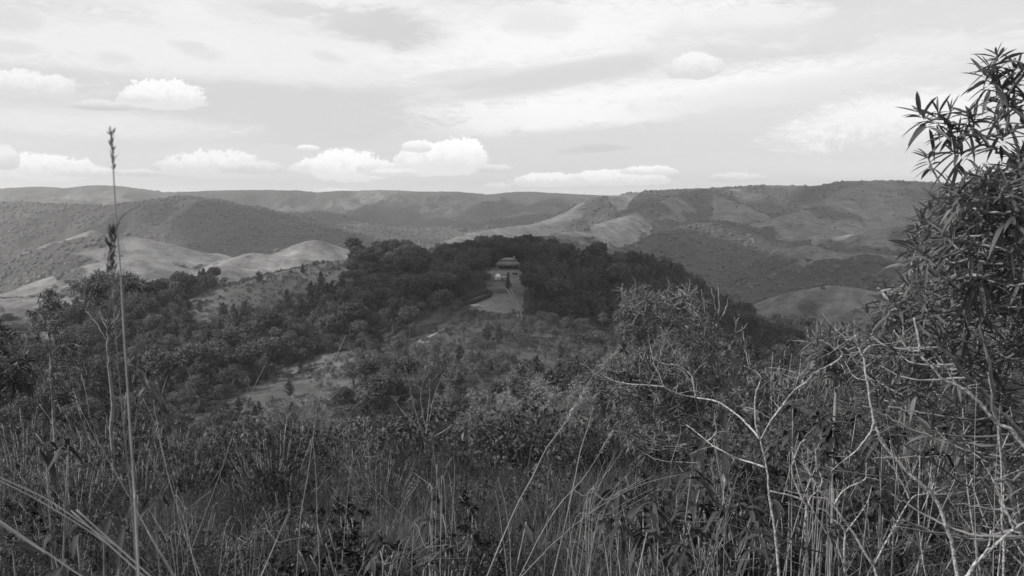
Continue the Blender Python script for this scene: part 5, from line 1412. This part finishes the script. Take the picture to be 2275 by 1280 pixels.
ST = [([(168, 890), (225, 995), (285, 1100), (330, 1180), (395, 1290)], 1.9, "straight straw leaning from the low west up against the brush"), ([(318, 885), (345, 945), (362, 1010), (385, 1100), (412, 1165), (440, 1290)], 1.8, "pale tufted straw just east of the tall stalk"),
      ([(340, 893), (352, 955), (372, 1050), (392, 1120), (415, 1200), (450, 1290)], 1.82, "pale straw doubled behind the tufted one"), ([(592, 805), (562, 865), (525, 945), (490, 1050), (447, 1165), (400, 1290)], 2.6, "thin straw slanting toward the pale grassy spur"),
      ([(768, 745), (742, 805), (710, 880), (697, 960), (683, 1060), (668, 1150), (658, 1290)], 2.0, "tall straw rising from the grass to the pale spur"), ([(696, 985), (702, 1060), (705, 1160), (712, 1290)], 2.0, "upright straw beside the one reaching the spur"),
      ([(-40, 1040), (20, 1070), (100, 1107), (180, 1160), (260, 1215), (345, 1290)], 1.2, "long thick straw crossing the bottom corner"), ([(-40, 1050), (60, 1098), (150, 1150), (240, 1210), (330, 1290)], 1.22, "long straw running close along the thick crossing one"),
      ([(-40, 1140), (40, 1190), (110, 1235), (195, 1290)], 1.2, "lowest straw crossing the bottom corner"), ([(300, 1130), (330, 1185), (362, 1240), (390, 1290)], 1.5, "straw leaning from the tall stalk's foot"),
      ([(-20, 980), (35, 1025), (100, 1070), (150, 1125)], 1.7, "faint straw above the thick crossing one"),
      ([(1318, 905), (1306, 950), (1290, 1000), (1275, 1075), (1252, 1180), (1226, 1290)], 2.1, "brightest upright straw in the middle of the grass"), ([(1518, 1053), (1460, 1066), (1405, 1085), (1350, 1115), (1307, 1143), (1240, 1198), (1150, 1290)], 2.4, "long arching straw bowing over to the forked sapling"),
      ([(1100, 1090), (1108, 1130), (1115, 1180), (1123, 1240), (1128, 1290)], 2.2, "short pale straw in the middle grass"), ([(560 + 545, 1060), (1120, 1110), (1132, 1190), (1136, 1290)], 2.25, "second short pale straw in the middle grass"),
      ([(782, 1025), (775, 1080), (768, 1150), (763, 1220)], 2.6, "short upright straw over the dark curled plant"), ([(775, 1035), (845, 1100), (910, 1160), (945, 1200)], 3.0, "low slanting straw west of the bent tuft"),
      ([(2170, 850), (2166, 960), (2165, 1100), (2170, 1290)], 2.1, "upright straw before the whorled shrub"), ([(2222, 900), (2212, 1050), (2208, 1180), (2206, 1290)], 2.1, "second upright straw before the whorled shrub"), ([(1968, 920), (1985, 1000), (2010, 1060), (2022, 1100)], 2.6, "fine straw inside the tall sapling's curve"),
      ([(1620, 1080), (1600, 1140), (1575, 1220), (1560, 1290)], 2.2, "straw leaning west of the forked sapling's foot"), ([(1640, 1050), (1612, 1150), (1588, 1210), (1565, 1290)], 2.25, "thin straw crossing the leaning one"), ([(1508, 930), (1512, 960), (1500, 1000), (1490, 1030)], 3.2, "short straw before the rosette shrub"),
      ([(1210, 990), (1222, 1030), (1228, 1075)], 3.2, "short bent straw above the middle grass")]
for i, (pts, Y, lb) in enumerate(ST):
    stalk(lb, pts, Y, .0013 if Y < 1.4 else .0015 if 'bright' in lb else .0011, 30 + i, None, M_straw if i not in (10, 20, 21) else M_straw2)
stalk("long stalk with a feathery pale plume leaning over the near pines", [(1302, 868), (1285, 892), (1262, 930), (1235, 968), (1212, 1000), (1180, 1065), (1150, 1120), (1115, 1200), (1078, 1290)], 2.0, .0016, 71, (.76, .013, 260, .0022), M_straw)
stalk("stalk with a short plume east of the brightest straw", [(1358, 964), (1340, 995), (1318, 1030), (1290, 1070), (1244, 1120), (1200, 1190), (1150, 1290)], 2.3, .0013, 72, (.80, .013, 180, .002), M_straw)
stalk("dark hanging seed spike in the middle of the grass", [(1222, 1010), (1215, 1040), (1222, 1100), (1215, 1180), (1208, 1290)], 1.8, .001, 73, (.45, .02, 90, .004), M_straw2, name="seed_spike")
# fans of stems springing from one tuft
def fan(label, foot_px, tips, Y, seed, r=.0009):
    global RS
    RS = np.random.RandomState(seed)
    f = P(*foot_px, Y); fg = np.array([f[0], f[1], gz(f[0], f[1])])
    if fg[2] > f[2]: fg = f.copy()
    rt = tag(empty("grass_tuft", fg), label, "grass tuft", "fanned grass tufts"); low = fg[2] < f[2] - .01
    for tx_, ty_ in tips:
        e = P(tx_, ty_, Y + RS.uniform(-.15, .25)); m_ = (f + e) / 2 + np.array([(f[0] - e[0]) * .10, 0, .03 * np.linalg.norm(e - f)])
        f2 = f + RS.normal(size=3) * [.035, .05, .04]; rt2 = fg + RS.normal(size=3) * [.10, .12, 0]
        m_ = (f2 + e) / 2 + np.array([(f2[0] - e[0]) * .10, 0, .03 * np.linalg.norm(e - f2)])
        g = Geo(); tube(g, curve([rt2, f2, m_, e] if low else [f2, m_, e], 6) - fg, [r, r * .4], 5); obj("stem", g.mesh("stem", M_straw, True), rt)
fan("wide fan of dry stems below the rosette shrub", (1300, 1190), [(1330, 1040), (1345, 1020), (1362, 1035), (1380, 1060), (1400, 1050), (1425, 1065), (1450, 1058), (1470, 1075), (1320, 1100), (1440, 1100), (1395, 985), (1368, 1005)], 2.4, 81)
fan("tall narrow fan of dry stems before the dry shrub", (972, 1140), [(940, 1000), (950, 995), (962, 1010), (975, 1005), (930, 1020), (985, 1030), (968, 1040), (920, 1050), (957, 960), (948, 1040)], 2.5, 82)
fan("bent tuft of stems arching over the bottom dark plants", (880, 1270), [(1000, 1210), (1030, 1205), (985, 1190), (960, 1200), (1040, 1225), (1060, 1240), (1010, 1235), (970, 1225)], 2.2, 83)
fan("loose fan of stems west of the middle grass", (560, 1250), [(600, 1150), (585, 1130), (640, 1140), (520, 1130), (540, 1100), (660, 1175), (690, 1190)], 2.6, 84)
fan("low fan of stems at the bottom by the low sapling", (1600, 1260), [(1530, 1180), (1560, 1150), (1650, 1180), (1690, 1240), (1515, 1215), (1620, 1140)], 2.4, 85)
fan("thin fan of stems under the blurred nodding spike", (400, 1240), [(370, 1120), (395, 1110), (440, 1125), (455, 1150), (330, 1130), (470, 1090)], 2.2, 86)
print("faces", sum(len(m.polygons) for m in bpy.data.meshes))
